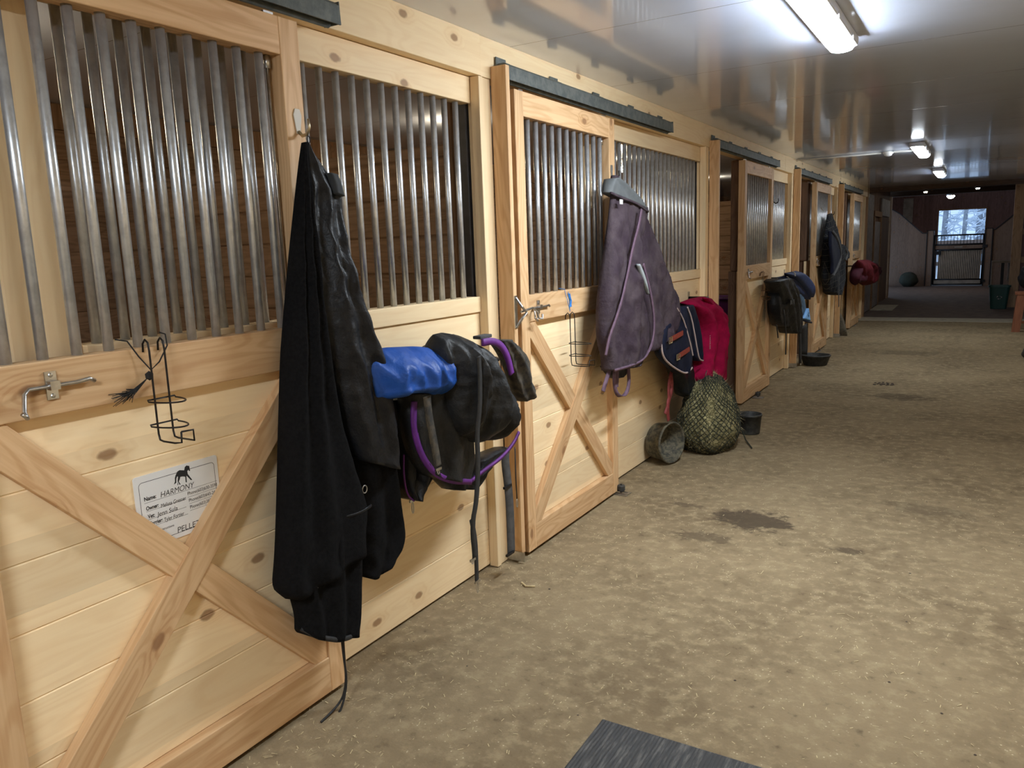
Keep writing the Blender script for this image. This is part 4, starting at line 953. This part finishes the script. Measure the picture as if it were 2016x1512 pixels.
drape(L_, Rr, 0.24, lambda t_: 0.04 + 0.12 * min(1, t_ * 2), nt=70, ns=36, folds=(1.6, 0.016), bot=bt, seed=5.5, wr=0.016, ws=8, flat=0.5, diag=0.8).build('front_side', 'plum', t, smooth=True)
bp = smooth_poly([Vector(p) for p in [(4.499,1.816),(4.432,1.702),(4.335,1.584),(4.254,1.439),(4.175,1.297),(4.084,1.188),(3.996,1.096),(3.951,1.001)]], 2)
MB().ribbon([(0.318 - 0.02 * abs(i / len(bp) - .4), p.x, p.y) for i, p in enumerate(bp)], 0.018, 0.008, (0.2, 1, 0)).build('binding', 'plum_light', t, smooth=True)
bp = smooth_poly([Vector(p) for p in [(4.486,1.491),(4.574,1.363),(4.648,1.231),(4.68,1.082),(4.626,0.974),(4.489,0.902),(4.319,0.894),(4.045,0.904)]], 2)
MB().ribbon([(0.322, p.x, p.y) for p in bp], 0.016, 0.010, (0.2, 0.8, 0.4)).build('binding', 'plum_light', t, smooth=True)
L_ = [(4.381,1.494),(4.427,1.432),(4.523,1.334)]; Rr = [(4.405,1.493),(4.492,1.423),(4.556,1.301)]
drape(L_, Rr, 0.325, 0.03, nt=12, ns=10, folds=(1, 0.0), seed=1, wr=0.001).build('lining_patch', 'lining_pale', t, smooth=True)
L_ = [(4.189,1.98),(4.152,1.945),(4.137,1.905)]; Rr = [(4.276,1.991),(4.504,1.927),(4.746,1.853)]
drape(L_, Rr, 0.23, 0.10, nt=18, ns=26, folds=(1, 0.004), bot=[(4.137,1.905),(4.295,1.883),(4.503,1.855),(4.728,1.819)], seed=2, wr=0.004).build('collar_lining', 'lining', t, smooth=True)
bp = [(4.137,1.899),(4.272,1.876),(4.503,1.849),(4.71,1.809)]
MB().ribbon([(0.285 - 0.03 * abs(i / 11 - .5), *p) for i, p in enumerate(resample(bp, 12))], 0.012, 0.01, (0, 0.3, 1)).build('collar_binding', 'plum', t, smooth=True)
L_ = [(4.379,2.017),(4.356,1.995),(4.34,1.971)]; Rr = [(4.416,2.013),(4.446,1.991),(4.492,1.961)]
drape(L_, Rr, 0.18, 0.05, nt=10, ns=10, folds=(1, 0.003), seed=3, wr=0.003).build('hanging_tab', 'plum', t, smooth=True)
p = (4.221,1.854)
MB().box(0.295, 0.299, p[0] - 0.02, p[0] + 0.02, p[1] - 0.016, p[1] + 0.010).build('care_tag', 'white', t)
L_ = [(4.126,0.909),(4.197,0.858),(4.286,0.813)]; Rr = [(4.512,0.884),(4.494,0.829),(4.388,0.807)]
drape(L_, Rr, 0.20, 0.08, nt=12, ns=16, folds=(1, 0.004), seed=3, wr=0.003).build('inner_fold', 'nylon', t, smooth=True)
for pts in ([(4.131,0.891),(4.078,0.833),(4.034,0.78)], [(4.204,0.88),(4.195,0.814),(4.215,0.743),(4.283,0.7),(4.377,0.702),(4.427,0.76),(4.414,0.858)], [(4.242,0.883),(4.24,0.822),(4.231,0.771)]):
    bp = smooth_poly([Vector(p) for p in pts], 2)
    MB().ribbon([(0.25, p.x, p.y) for p in bp], 0.024, 0.004, (0.5, 0.9, 0)).build('leg_strap', 'plum_light', t, smooth=True)

# ------------------------------------------------------------------ crimson and navy blankets on the third bar
a_ = (5.512,1.126); b_ = (6.322,1.101)
blanket_bar(a_[0], b_[0], 1.16, 'blanket bar under the crimson and navy blankets')
t = thing('navy_blanket', 'navy blanket with reddish leather buckle straps, beside the crimson one', 'horse blanket', (0.2, 5.7, 0.9))
L_ = [(5.288,1.16),(5.1,1.092),(4.95,1.021),(4.901,0.941),(4.939,0.868),(5.099,0.783),(5.333,0.693)]
Rr = [(5.465,1.131),(5.535,1.014),(5.632,0.852),(5.633,0.775),(5.586,0.705),(5.492,0.669)]
drape(L_, Rr, 0.24, 0.11, nt=50, ns=26, folds=(1.2, 0.008), seed=2.7, wr=0.007, bot=[(5.333,0.693),(5.412,0.67),(5.492,0.669)]).build('chest_flap', 'navy', t, smooth=True)
bp = smooth_poly([Vector(p) for p in [(4.884,0.95),(4.912,0.865),(5.05,0.79),(5.304,0.698),(5.416,0.674),(5.532,0.698)]], 2)
MB().tube([(0.29, p.x, p.y) for p in bp], 0.007, 8).build('pale_piping', 'piping', t, smooth=True)
L_ = [(5.419,1.149),(5.556,1.011),(5.676,0.865),(5.726,0.761),(5.801,0.708)]; Rr = [(5.672,1.152),(5.795,1.065),(5.873,0.94),(5.889,0.779),(5.878,0.697)]
drape(L_, Rr, 0.21, 0.12, nt=40, ns=20, folds=(1.2, 0.008), seed=2.9, wr=0.006).build('inner_flap', 'navy', t, smooth=True)
for pts in ([(5.158,1.171),(5.287,1.093),(5.376,0.994),(5.469,0.873),(5.516,0.792)], [(5.39,1.156),(5.481,1.075),(5.552,0.956),(5.626,0.814),(5.675,0.739),(5.763,0.719)]):
    bp = smooth_poly([Vector(p) for p in pts], 2)
    MB().tube([(0.30, p.x, p.y) for p in bp], 0.006, 8).build('pale_piping', 'piping', t, smooth=True)
L_ = [(5.212,0.865),(5.371,0.751),(5.482,0.602),(5.598,0.486)]; Rr = [(5.838,0.745),(5.903,0.574),(5.931,0.468),(5.88,0.395)]
drape(L_, Rr, 0.16, 0.12, nt=24, ns=20, folds=(2, 0.01), seed=4.9, wr=0.008).build('hanging_body', 'nylon', t, smooth=True)
for (pa, pb) in (((5.015,0.966), (5.277,0.986)), ((5.17,0.831), (5.423,0.852))):
    xx = 0.305
    MB().ribbon([(xx, *lerp2(pa, pb, i / 3)) for i in range(4)], 0.034, 0.006, (0, 0.3, 1)).build('leather_tab', 'leather', t)
    q = MB(); c0 = lerp2(pa, pb, -0.05)
    q.tube([(xx + 0.008, c0[0] + a * 0.03, c0[1] + b * 0.02) for a, b in ((-1, -1), (1, -1), (1, 1), (-1, 1))], 0.0035, 6, closed=True)
    q.tube([(xx + 0.008, c0[0], c0[1] - 0.02), (xx + 0.008, c0[0], c0[1] + 0.02)], 0.003, 6); q.build('buckle', 'brass', t)
for pts in ([(5.338,0.689),(5.274,0.599),(5.295,0.483),(5.209,0.407)], [(5.323,0.683),(5.366,0.564),(5.259,0.489),(5.258,0.407),(5.279,0.343)]):
    bp = smooth_poly([Vector(p) for p in pts], 2)
    MB().ribbon([(0.2, p.x, p.y) for p in bp], 0.028, 0.005, (0.4, 1, 0)).build('hanging_strap', 'redpiping', t, smooth=True)
t = thing('crimson_blanket', 'crimson fleece blanket draped over a bar above the hay net', 'horse blanket', (0.2, 6.1, 0.9))
L_ = [(5.555,1.176),(5.77,1.106),(5.963,0.97),(5.978,0.848),(5.903,0.697),(5.753,0.58),(5.974,0.451)]
Rr = [(6.298,1.145),(6.447,1.028),(6.574,0.866),(6.521,0.655),(6.544,0.476),(6.442,0.339)]
bt = [(5.974,0.459),(6.11,0.41),(6.294,0.361),(6.442,0.343)]
drape(L_, Rr, 0.19, 0.26, nt=70, ns=40, folds=(2.2, 0.026), bot=bt, top=[(5.555,1.176),(5.793,1.188),(6.05,1.186),(6.298,1.145)], seed=6.6, wr=0.016, ws=7, flat=0.6, ct=0.25).build('fleece_body', 'crimson', t, smooth=True)
L_ = [(5.853,1.192),(5.986,1.128),(6.153,1.05)]; Rr = [(6.011,1.173),(6.15,1.115),(6.267,1.048)]
drape(L_, Rr, 0.27, 0.06, nt=12, ns=12, folds=(1, 0.004), seed=1, wr=0.003).build('turned_corner', 'crimson', t, smooth=True)
bp = smooth_poly([Vector(p) for p in [(6.513,0.872),(6.521,0.655),(6.544,0.476),(6.442,0.339),(6.294,0.361),(6.11,0.41),(5.974,0.451)]], 2)
MB().tube([(0.19, p.x, p.y) for p in bp], 0.004, 8).build('dark_edging', 'navy', t, smooth=True)
c = bpy.data.curves.new('lettering', 'FONT'); c.body = 'HORSE'; c.size = 0.035
o = text_mesh(c, 'piping'); o.parent = t; o.rotation_euler = (PI / 2, PI / 2, PI / 2)
pz = (5.78,0.913); o.location = Vector((0.345, pz[0], pz[1])) - ORG[t.name]
for pp in ((5.723,0.629), (5.587,0.585)):
    q = MB(); q.tube([(0.335, pp[0] - 0.015, pp[1] - 0.02), (0.34, pp[0] + 0.005, pp[1] + 0.02), (0.335, pp[0] + 0.015, pp[1] + 0.01)], 0.004, 6, closed=True); q.build('clip', 'zinc', t, smooth=True)
bp = [(6.582,0.325),(6.616,0.238),(6.617,0.192)]
MB().ribbon([(0.2, *p) for p in bp], 0.03, 0.004, (0.3, 1, 0)).build('leg_strap', 'redpiping', t)

# ------------------------------------------------------------------ hay net, tubs
def blob(c, r, mat, name, parent, seed=0.0, amp=0.12, n=40, m=26, fn=None):
    q = MB(); vs = []
    for i in range(m + 1):
        ph = -PI / 2 + PI * i / m
        for k in range(n):
            th = 2 * PI * k / n
            d = Vector((math.cos(ph) * math.cos(th), math.cos(ph) * math.sin(th), math.sin(ph)))
            s_ = 1 + amp * noise.noise(d * 2.2 + Vector((seed, 0, 0))) + amp * 0.35 * noise.noise(d * 6 + Vector((seed, 3, 0)))
            v = Vector((d.x * r[0], d.y * r[1], d.z * r[2])) * s_
            if fn: v = fn(v)
            v += Vector(c); v.z = max(v.z, 0.004); vs.append(v)
    fs = [(i * n + k, i * n + (k + 1) % n, (i + 1) * n + (k + 1) % n, (i + 1) * n + k) for i in range(m) for k in range(n)]
    return q.add(vs, fs), vs, n, m
t = thing('hay_net', 'full hay net bulging on the floor under the crimson blanket', 'hay net', (0.22, 5.95, 0))
def pear(v):
    k = (v.z + 0.3) / 0.75
    s_ = 1.12 - 0.62 * max(0, min(1, k)) ** 1.5
    return Vector((v.x * s_, v.y * s_, v.z))
q, vs, n, m = blob((0.300, 5.92, 0.265), (0.235, 0.33, 0.335), 'hay', '', t, 2.0, 0.10, 72, 48, pear)
q.build('hay', 'hay', t, smooth=True)
cord = MB()
for k in range(0, n, 2):
    for sgn in (1, -1):
        pts = [Vector(vs[i * n + (k + sgn * i) % n]) for i in range(1, m)]
        c0 = Vector((0.300, 5.92, 0.265)); pts = [p + (p - c0).normalized() * 0.004 + Vector((noise.noise(p * 14), noise.noise(p * 14 + Vector((5, 0, 0))), noise.noise(p * 14 + Vector((0, 5, 0))))) * 0.012 for p in pts]
        cord.tube(pts, 0.0026, 4, cap=False)
cord.build('net_cords', 'net', t)
random.seed(8)
q = MB()
for i in range(1500):
    b = Vector(vs[random.randrange(4 * n, len(vs) - n)]); d = (b - Vector((0.300, 5.92, 0.265))).normalized()
    e = b + d * random.uniform(0.005, 0.035) + Vector((random.uniform(-.03, .03), random.uniform(-.03, .03), random.uniform(-.03, .03)))
    sd = Vector((random.uniform(-1, 1), random.uniform(-1, 1), random.uniform(-1, 1))).normalized() * 0.0013
    e.z = max(e.z, 0.003); q.add([b - sd, b + sd, e], [(0, 1, 2)])
w = q.build('hay_wisps', 'straw', t); w['kind'] = 'stuff'
MB().tube([(0.33, 6.1, 0.35), (0.44, 6.15, 0.25), (0.5, 6.12, 0.14), (0.52, 6.2, 0.02), (0.62, 6.0, 0.008)], 0.005, 6).build('draw_cord', 'net', t, smooth=True)

def tub(name, lab, c, r, h, mat, rot=None, taper=0.85, group=None, inner=None):
    t = thing(name, lab, 'feed tub', c, group)
    prof = [(0, 0.0), (r * taper * 0.95, 0.0), (r * taper, 0.01), (r * 0.97, h - 0.02), (r * 1.0, h - 0.02), (r * 1.03, h - 0.008), (r * 1.0, h), (r * 0.95, h), (r * 0.92, h - 0.012), (r * taper * 0.93, 0.02), (0, 0.016)]
    o = MB().lathe(prof, (0, 0, 0), 48).build('tub', mat, None, smooth=True)
    o.parent = t
    if rot is not None: t.rotation_euler = rot
    return t
# tub on its side against the panel: opening towards the camera and aisle
fr_ = (0.124,5.308)
t = tub('feed_tub', 'mud caked rubber feed tub standing on edge against the stall wall', (0.062, 5.39, 0.158), 0.152, 0.15, 'dirty_rubber', taper=0.88)
t.rotation_euler = Vector((0.956, -0.292, 0.03)).normalized().to_track_quat('Z', 'Y').to_euler()
tub('feed_bucket', 'small black rubber tub half hidden behind the hay net', (0.47, 6.52, 0.0), 0.10, 0.17, 'rubber')
pc = (0.29,10.53)
tub('feed_pan', 'shallow black rubber feed pan flat on the floor at the open fourth doorway', (pc[0] + 0.01, pc[1], 0.0), 0.185, 0.135, 'rubber', taper=0.78)

# ------------------------------------------------------------------ bundle at the third panel
a_ = (8.676,1.138); b_ = (10.036,1.063)
blanket_bar(a_[0] + 0.1, b_[0] - 0.05, 1.20, 'blanket bar under the black blankets and navy pads')
t = thing('black_blanket_stack', 'worn black blanket with hanging straps folded over the third bar', 'horse blanket', (0.2, 9.5, 0.9))
L_ = [(8.548,1.166),(8.372,1.048),(8.364,0.89),(8.491,0.772),(8.642,0.702)]; Rr = [(8.97,1.166),(9.127,0.941),(9.202,0.763),(9.053,0.661),(8.897,0.66)]
drape(L_, Rr, 0.21, 0.18, nt=40, ns=24, folds=(2, 0.012), seed=1.9, wr=0.014).build('rear_fold', 'nylon', t, smooth=True)
L_ = [(8.227,1.187),(8.43,1.045),(8.697,0.863),(8.821,0.686),(9.048,0.578)]; Rr = [(8.973,1.176),(9.332,0.985),(9.474,0.799),(9.469,0.621),(9.394,0.528)]
drape(L_, Rr, 0.22, 0.24, nt=44, ns=30, folds=(3, 0.016), top=[(8.227,1.187),(8.461,1.206),(8.709,1.2),(8.975,1.165)], seed=2.9, wr=0.012).build('front_fold', 'nylon_dusty', t, smooth=True)
for pts, x, w in (([(9.292,0.639),(9.353,0.397),(9.381,0.184)], 0.33, 0.06), ([(9.512,0.527),(9.542,0.313),(9.499,0.186)], 0.30, 0.025), ([(10.259,0.541),(10.331,0.274),(10.314,0.158)], 0.2, 0.16), ([(8.521,0.878),(8.678,0.59),(8.676,0.38)], 0.31, 0.016), ([(8.431,0.724),(8.487,0.637),(8.517,0.579)], 0.26, 0.014)):
    bp = resample(pts, 8); MB().ribbon([(x, p.x, p.y) for p in bp], w, 0.006, (0.3, 1, 0)).build('hanging_strap', 'web' if w != 0.025 else 'greyweb', t, smooth=True)
p = (8.75,0.941); 
MB().box(0.345, 0.35, p[0] - 0.1, p[0] + 0.12, p[1] - 0.02, p[1] + 0.025).build('worn_patch', 'web_worn', t)
p = (9.53,0.181)
q = MB(); q.tube([(0.31, p[0] - 0.02, p[1] - 0.01), (0.31, p[0] + 0.02, p[1] - 0.01), (0.31, p[0] + 0.02, p[1] - 0.035), (0.31, p[0] - 0.02, p[1] - 0.035)], 0.004, 6, closed=True); q.build('buckle', 'zinc', t)
t = thing('light_blue_pad', 'dusty light blue saddle pad hanging below the navy pads', 'saddle pad', (0.2, 9.9, 0.9))
L_ = [(9.015,1.118),(9.235,0.934),(9.376,0.748),(9.383,0.701)]; Rr = [(9.781,0.895),(9.93,0.761),(10.011,0.661),(10.12,0.601)]
drape(L_, Rr, 0.26, 0.08, nt=26, ns=16, folds=(1, 0.006), seed=2.9, wr=0.006).build('dusty_side', 'greyblue', t, smooth=True)
L_ = [(9.782,0.792),(9.664,0.735),(9.516,0.695)]; Rr = [(9.814,0.789),(9.925,0.7),(10.005,0.618)]
drape(L_, Rr, 0.31, 0.05, nt=12, ns=10, folds=(1, 0.0), seed=1, wr=0.002).build('clean_corner', 'lightblue', t, smooth=True)
bp = [(9.512,0.677),(9.766,0.635),(10.065,0.594)]
MB().tube([(0.32, *p) for p in bp], 0.012, 8).build('navy_edging', 'navy', t, smooth=True)
q = MB()
for a, b in ((0, 0), (0.03, 0.02), (0.02, -0.015)):
    p = (9.762,0.714); q.box(0.337, 0.339, p[0] + a - 0.008, p[0] + a + 0.008, p[1] + b - 0.008, p[1] + b + 0.008)
q.build('embroidered_mark', 'navy', t)
for lb, L_, Rr, xx in (('thick navy quilted saddle pad, inner one of two', [(8.512,1.209),(8.827,1.128),(9.223,1.021),(9.779,0.907)], [(8.92,1.233),(9.439,1.141),(9.923,1.007),(10.317,0.856)], 0.25),
                  ('thick navy quilted saddle pad, outer and topmost of two', [(8.561,1.259),(8.995,1.174),(9.476,1.057),(9.943,0.907)], [(9.152,1.262),(9.673,1.182),(10.051,1.06),(10.252,0.892)], 0.30)):
    t = thing('navy_saddle_pad', lb, 'saddle pad', (xx, 10.0, 1.1), 'navy quilted saddle pads')
    drape(L_, Rr, xx, 0.15, nt=34, ns=24, folds=(1, 0.004), seed=xx * 9, wr=0.004, flat=0.6, tback=0.5, ct=0.25, cb=0.25).build('pad', 'quilt', t, smooth=True)
    p = (L_[0][0] + 0.08, L_[0][1] + 0.005)
    MB().ribbon([(xx + 0.075, p[0] - 0.02, p[1] + 0.01), (xx + 0.085, p[0] + 0.03, p[1] - 0.01), (xx + 0.085, p[0] + 0.05, p[1] - 0.04)], 0.012, 0.003, (1, 0, 0)).build('white_loop', 'white', t)

# ------------------------------------------------------------------ plaid blanket on the fourth door
t = thing('plaid_blanket', 'dark plaid stable blanket hung from a hook on the fourth door', 'horse blanket', (0.2, 12.6, 1.0))
L_ = [(11.794,1.938),(11.707,1.743),(11.631,1.5),(11.679,1.254),(11.679,1.042),(11.925,0.871)]; Rr = [(12.048,1.957),(12.551,1.747),(12.747,1.522),(12.981,1.366),(13.278,1.201),(13.251,0.885),(12.775,0.757)]
drape(L_, Rr, 0.19, lambda t_: 0.04 + 0.16 * min(1, t_ * 2), nt=60, ns=30, folds=(2.3, 0.02), bot=[(11.928,0.857),(12.297,0.789),(12.777,0.749)], seed=3.9, wr=0.014).build('body', 'plaid', t, smooth=True)
L_ = [(12.473,1.524),(12.596,1.41),(12.725,1.279)]; Rr = [(12.925,1.488),(13.482,1.377),(13.341,1.293)]
drape(L_, Rr, 0.22, 0.14, nt=20, ns=16, folds=(1, 0.01), seed=3.2, wr=0.01).build('shoulder', 'plaid', t, smooth=True)
L_ = [(11.374,1.704),(11.381,1.467),(11.592,1.255),(11.622,1.114)]; Rr = [(11.457,1.704),(12.061,1.527),(12.377,1.377),(12.043,1.204)]
drape(L_, Rr, 0.285, 0.06, nt=30, ns=16, folds=(1, 0.004), seed=1.2, wr=0.004).build('navy_lining', 'navy', t, smooth=True)
for pts in ([(11.392,1.703),(11.888,1.599),(12.307,1.378),(12.016,1.227),(11.56,1.103)], [(12.653,1.446),(12.876,1.366),(12.694,1.279)]):
    bp = smooth_poly([Vector(p) for p in pts], 2); MB().ribbon([(0.325, p.x, p.y) for p in bp], 0.035, 0.006, (0.2, 1, 0.2)).build('tan_edging', 'greyweb', t, smooth=True)
bp = [(12.169,1.054),(12.228,0.793),(12.269,0.612)]
MB().ribbon([(0.31, *p) for p in bp], 0.05, 0.006, (0, 1, 0)).build('surcingle', 'greyweb', t)
MB().tube([(BF + 0.045, Rr[0][0] - 0.05, 2.02), (0.2, L_[0][0] - 0.02, 1.98)], 0.006, 6).build('hanging_ring', 'zinc', t)

# ------------------------------------------------------------------ maroon bundle, farthest panel
a_ = (14.871,1.018); b_ = (17.191,0.922)
blanket_bar(a_[0], b_[0], 1.12, 'blanket bar under the maroon blanket', x=0.22)
t = thing('maroon_blanket', 'maroon blanket bundled over the farthest blanket bar', 'horse blanket', (0.2, 16.2, 0.9))
L_ = [(14.42,1.214),(14.031,1.092),(13.9,0.932),(14.167,0.817)]; Rr = [(15.34,1.205),(15.55,0.988),(15.31,0.862),(14.773,0.871)]
drape(L_, Rr, 0.27, 0.25, nt=30, ns=24, folds=(2, 0.03), seed=2.1, wr=0.02, ws=5, ct=0.3, cb=0.3).build('rear_fold', 'maroon2', t, smooth=True)
L_ = [(13.986,1.242),(14.154,1.086),(14.461,0.903),(14.827,0.78)]; Rr = [(15.167,1.217),(15.801,1.069),(16.023,0.873),(15.61,0.754)]
drape(L_, Rr, 0.32, 0.28, nt=34, ns=28, folds=(2, 0.03), seed=4.1, wr=0.02, ws=5, ct=0.3, cb=0.3).build('front_fold', 'maroon', t, smooth=True)
L_ = [(15.42,1.183),(15.859,0.975),(16.07,0.805)]; Rr = [(16.106,1.144),(17.079,0.954),(17.379,0.861)]
drape(L_, Rr, 0.31, 0.2, nt=24, ns=20, folds=(2, 0.02), seed=8.1, wr=0.02, ws=5, ct=0.3, cb=0.3).build('side_fold', 'maroon2', t, smooth=True)

# ------------------------------------------------------------------ broom
bc = (0.123,13.869)
t = thing('broom', 'old corn broom head leaning at the fifth doorway, bristles on the floor', 'broom', (bc[0], bc[1], 0))
q = MB(); vs = []
by = bc[1]
prof = [(0.0, 0.125, 0.03), (0.12, 0.11, 0.03), (0.25, 0.085, 0.03), (0.34, 0.05, 0.03), (0.38, 0.022, 0.022)]
n = 28
for z, wx, wy in prof:
    for k in range(n):
        a = 2 * PI * k / n; rgh = 1 + 0.06 * noise.noise((k * 1.7, z * 3, 0))
        vs.append((bc[0] - 0.02 - z * 0.08 + wx * math.cos(a) * rgh, by + wy * math.sin(a) * rgh + z * 0.1, z + 0.002))
fs = [(i * n + k, i * n + (k + 1) % n, (i + 1) * n + (k + 1) % n, (i + 1) * n + k) for i in range(len(prof) - 1) for k in range(n)] + [tuple(range(n))[::-1], tuple(range(4 * n, 5 * n))]
q.add(vs, fs).build('bristles', 'bristle', t, smooth=True)
MB().tube([(bc[0] - 0.05, by + 0.038, 0.37), (bc[0] - 0.10, by + 0.11, 0.5), (bc[0] - 0.16, by + 0.3, 1.25)], 0.012, 8).build('handle', 'rough_v', t, smooth=True)

# ------------------------------------------------------------------ purple bucket in the third stall
t = thing('corner_feeder', 'purple plastic corner feeder on the plank wall inside the third stall', 'feeder', (-0.75, 9.95, 0.54))
q = MB(); q.prism([(-1.15, 10.09), (-0.35, 10.09), (-0.38, 9.72), (-0.5, 9.66), (-1.0, 9.66), (-1.12, 9.72)], 0.56, 0.90, axis=2); q.prism([(-1.18, 10.09), (-0.32, 10.09), (-0.35, 9.70), (-0.5, 9.63), (-1.0, 9.63), (-1.15, 9.70)], 0.90, 0.93, axis=2)
q.build('bin', 'purplepl', t, bevel=0.01)

# ------------------------------------------------------------------ right side, far
t = thing('recycling_bin', 'dark green plastic bin with pale recycling mark beside the timber post', 'bin', (2.43, 19.6, 0))
q = MB(); b0, b1 = 0.15, 0.19
prof = [(b0, 0.0), (b1, 0.46), (b1 + 0.02, 0.46), (b1 + 0.02, 0.50), (b1 - 0.01, 0.50), (b1 - 0.015, 0.46), (b0 - 0.01, 0.02)]
vs = []
for r, z in prof:
    for k in range(24):
        a = 2 * PI * k / 24; c_, s_ = math.cos(a), math.sin(a); p_ = 0.45
        vs.append((2.43 + math.copysign(abs(c_) ** p_, c_) * r, 19.62 + math.copysign(abs(s_) ** p_, s_) * r * 0.8, z + 0.002))
fs = [(i * 24 + k, i * 24 + (k + 1) % 24, (i + 1) * 24 + (k + 1) % 24, (i + 1) * 24 + k) for i in range(len(prof) - 1) for k in range(24)] + [tuple(range(24))]
q.add(vs, fs).build('body', 'greenpl', t, smooth=False)
q = MB()
for i in range(3):
    a0 = 2 * PI * i / 3
    pts = [(2.43 + 0.035 * math.cos(a0 + u) * 1.3, 19.445, 0.25 + 0.03 * math.sin(a0 + u)) for u in (0.0, 0.5, 1.0, 1.4)]
    q.ribbon(pts, 0.016, 0.003, (0, 1, 0)); q.ribbon([(p[0], p[1] , p[2]) for p in pts[:2]], 0.003, 0.018, (0, 1, 0))
q.build('recycling_mark', 'piping', t)
t = thing('work_stand', 'pale box stand with grey tray behind the green bin', 'stand', (2.4, 21.3, 0))
box('side_panel', 'paleply', 2.27, 2.30, 21.2, 21.7, 0.0, 0.92, t); box('top_board', 'paleply', 2.27, 2.95, 21.2, 21.7, 0.92, 0.96, t)
box('back_box', 'paleply', 2.60, 2.95, 21.35, 21.65, 0.5, 0.9, t); box('upright', 'blackmetal', 2.46, 2.52, 21.25, 21.3, 0.4, 0.92, t)
t = thing('stall_front_frame', 'timber framed wall with dark boards right of the far post', 'stall front', (2.85, 20.1, 0))
for z in (0.95, 1.55, 2.35): box('rail', 'post', 2.79, 3.5, 20.06, 20.12, z, z + 0.13, t)
box('infill', 'barn_x', 2.79, 3.5, 20.13, 20.16, 0, 2.35, t)
t = thing('hay_net', 'dark round hay net on the floor by the far left wing wall', 'hay net', (0.03, 28.0, 0))
q, vs, n, m = blob((0.08, 28.05, 0.22), (0.27, 0.22, 0.24), 'net', '', t, 5.0, 0.12, 30, 20)
q.build('bulk', 'net', t, smooth=True)
# wooden mounting bench with tack on it, cut by the frame
t = thing('wooden_bench', 'reddish wooden sawhorse bench at the right edge', 'bench', (2.62, 15.2, 0))
box('top_plank', 'cherry', 2.57, 3.45, 15.02, 15.34, 0.60, 0.64, t)
for x, y, dx, dy in ((2.60, 15.05, -0.05, -0.06), (2.60, 15.31, -0.03, 0.24), (3.38, 15.05, 0.05, -0.06), (3.38, 15.31, 0.05, 0.2)):
    MB().add([(x + (dx if not k else 0) + a, y + (dy if not k else 0) + b, 0.0 if not k else 0.60) for k in (0, 1) for a, b in ((0, -0.02), (0.12, -0.02), (0.12, 0.02), (0, 0.02))],
             [(0, 3, 2, 1), (4, 5, 6, 7), (0, 1, 5, 4), (1, 2, 6, 5), (2, 3, 7, 6), (3, 0, 4, 7)]).build('leg', 'cherry', t)
box('stretcher', 'cherry', 2.62, 3.4, 15.4, 15.43, 0.10, 0.14, t)
t = thing('tack_bag', 'black gear bag with red panel and yellow tag on the bench', 'bag', (2.8, 15.2, 0.64))
q, vs, n, m = blob((2.86, 15.18, 0.88), (0.26, 0.16, 0.235), 'nylon', '', t, 6.0, 0.10, 30, 20); q.build('body', 'nylon', t, smooth=True)
MB().box(2.74, 2.98, 14.99, 15.02, 0.70, 0.84).build('red_panel', 'red', t, bevel=0.01)
MB().box(2.675, 2.715, 15.0, 15.03, 0.84, 0.90).build('yellow_tag', 'yellow', t, bevel=0.004)
MB().tube([(2.64, 15.08, 1.02), (2.72, 15.1, 1.10), (2.80, 15.14, 1.08)], 0.015, 8).build('handle', 'web', t, smooth=True)
MB().ribbon([(2.72, 14.98, 0.66), (2.77, 14.97, 0.5), (2.80, 14.97, 0.3), (2.81, 14.97, 0.10)], 0.07, 0.02, (0.9, 0, 0.2)).build('grey_strap', 'greyweb', t)
q, vs, n, m = blob((2.86, 14.93, 0.36), (0.12, 0.05, 0.24), 'nylon', '', t, 8.0, 0.2, 20, 14); q.build('hanging_pouch', 'nylon', t, smooth=True)
gp = (2.613,11.805)
t = thing('dark_boot', 'dark object on the floor cut by the right edge of the photo', 'boot', (gp[0], gp[1], 0))
q, vs, n, m = blob((gp[0] + 0.06, gp[1], 0.07), (0.09, 0.12, 0.09), 'rubber', '', t, 3.0, 0.15, 20, 14); q.build('foot', 'rubber', t, smooth=True)
MB().tube([(gp[0] + 0.09, gp[1] + 0.05, 0.07), (gp[0] + 0.1, gp[1] + 0.06, 0.24)], [0.05, 0.055], 14).build('shaft', 'rubber', t, smooth=True)
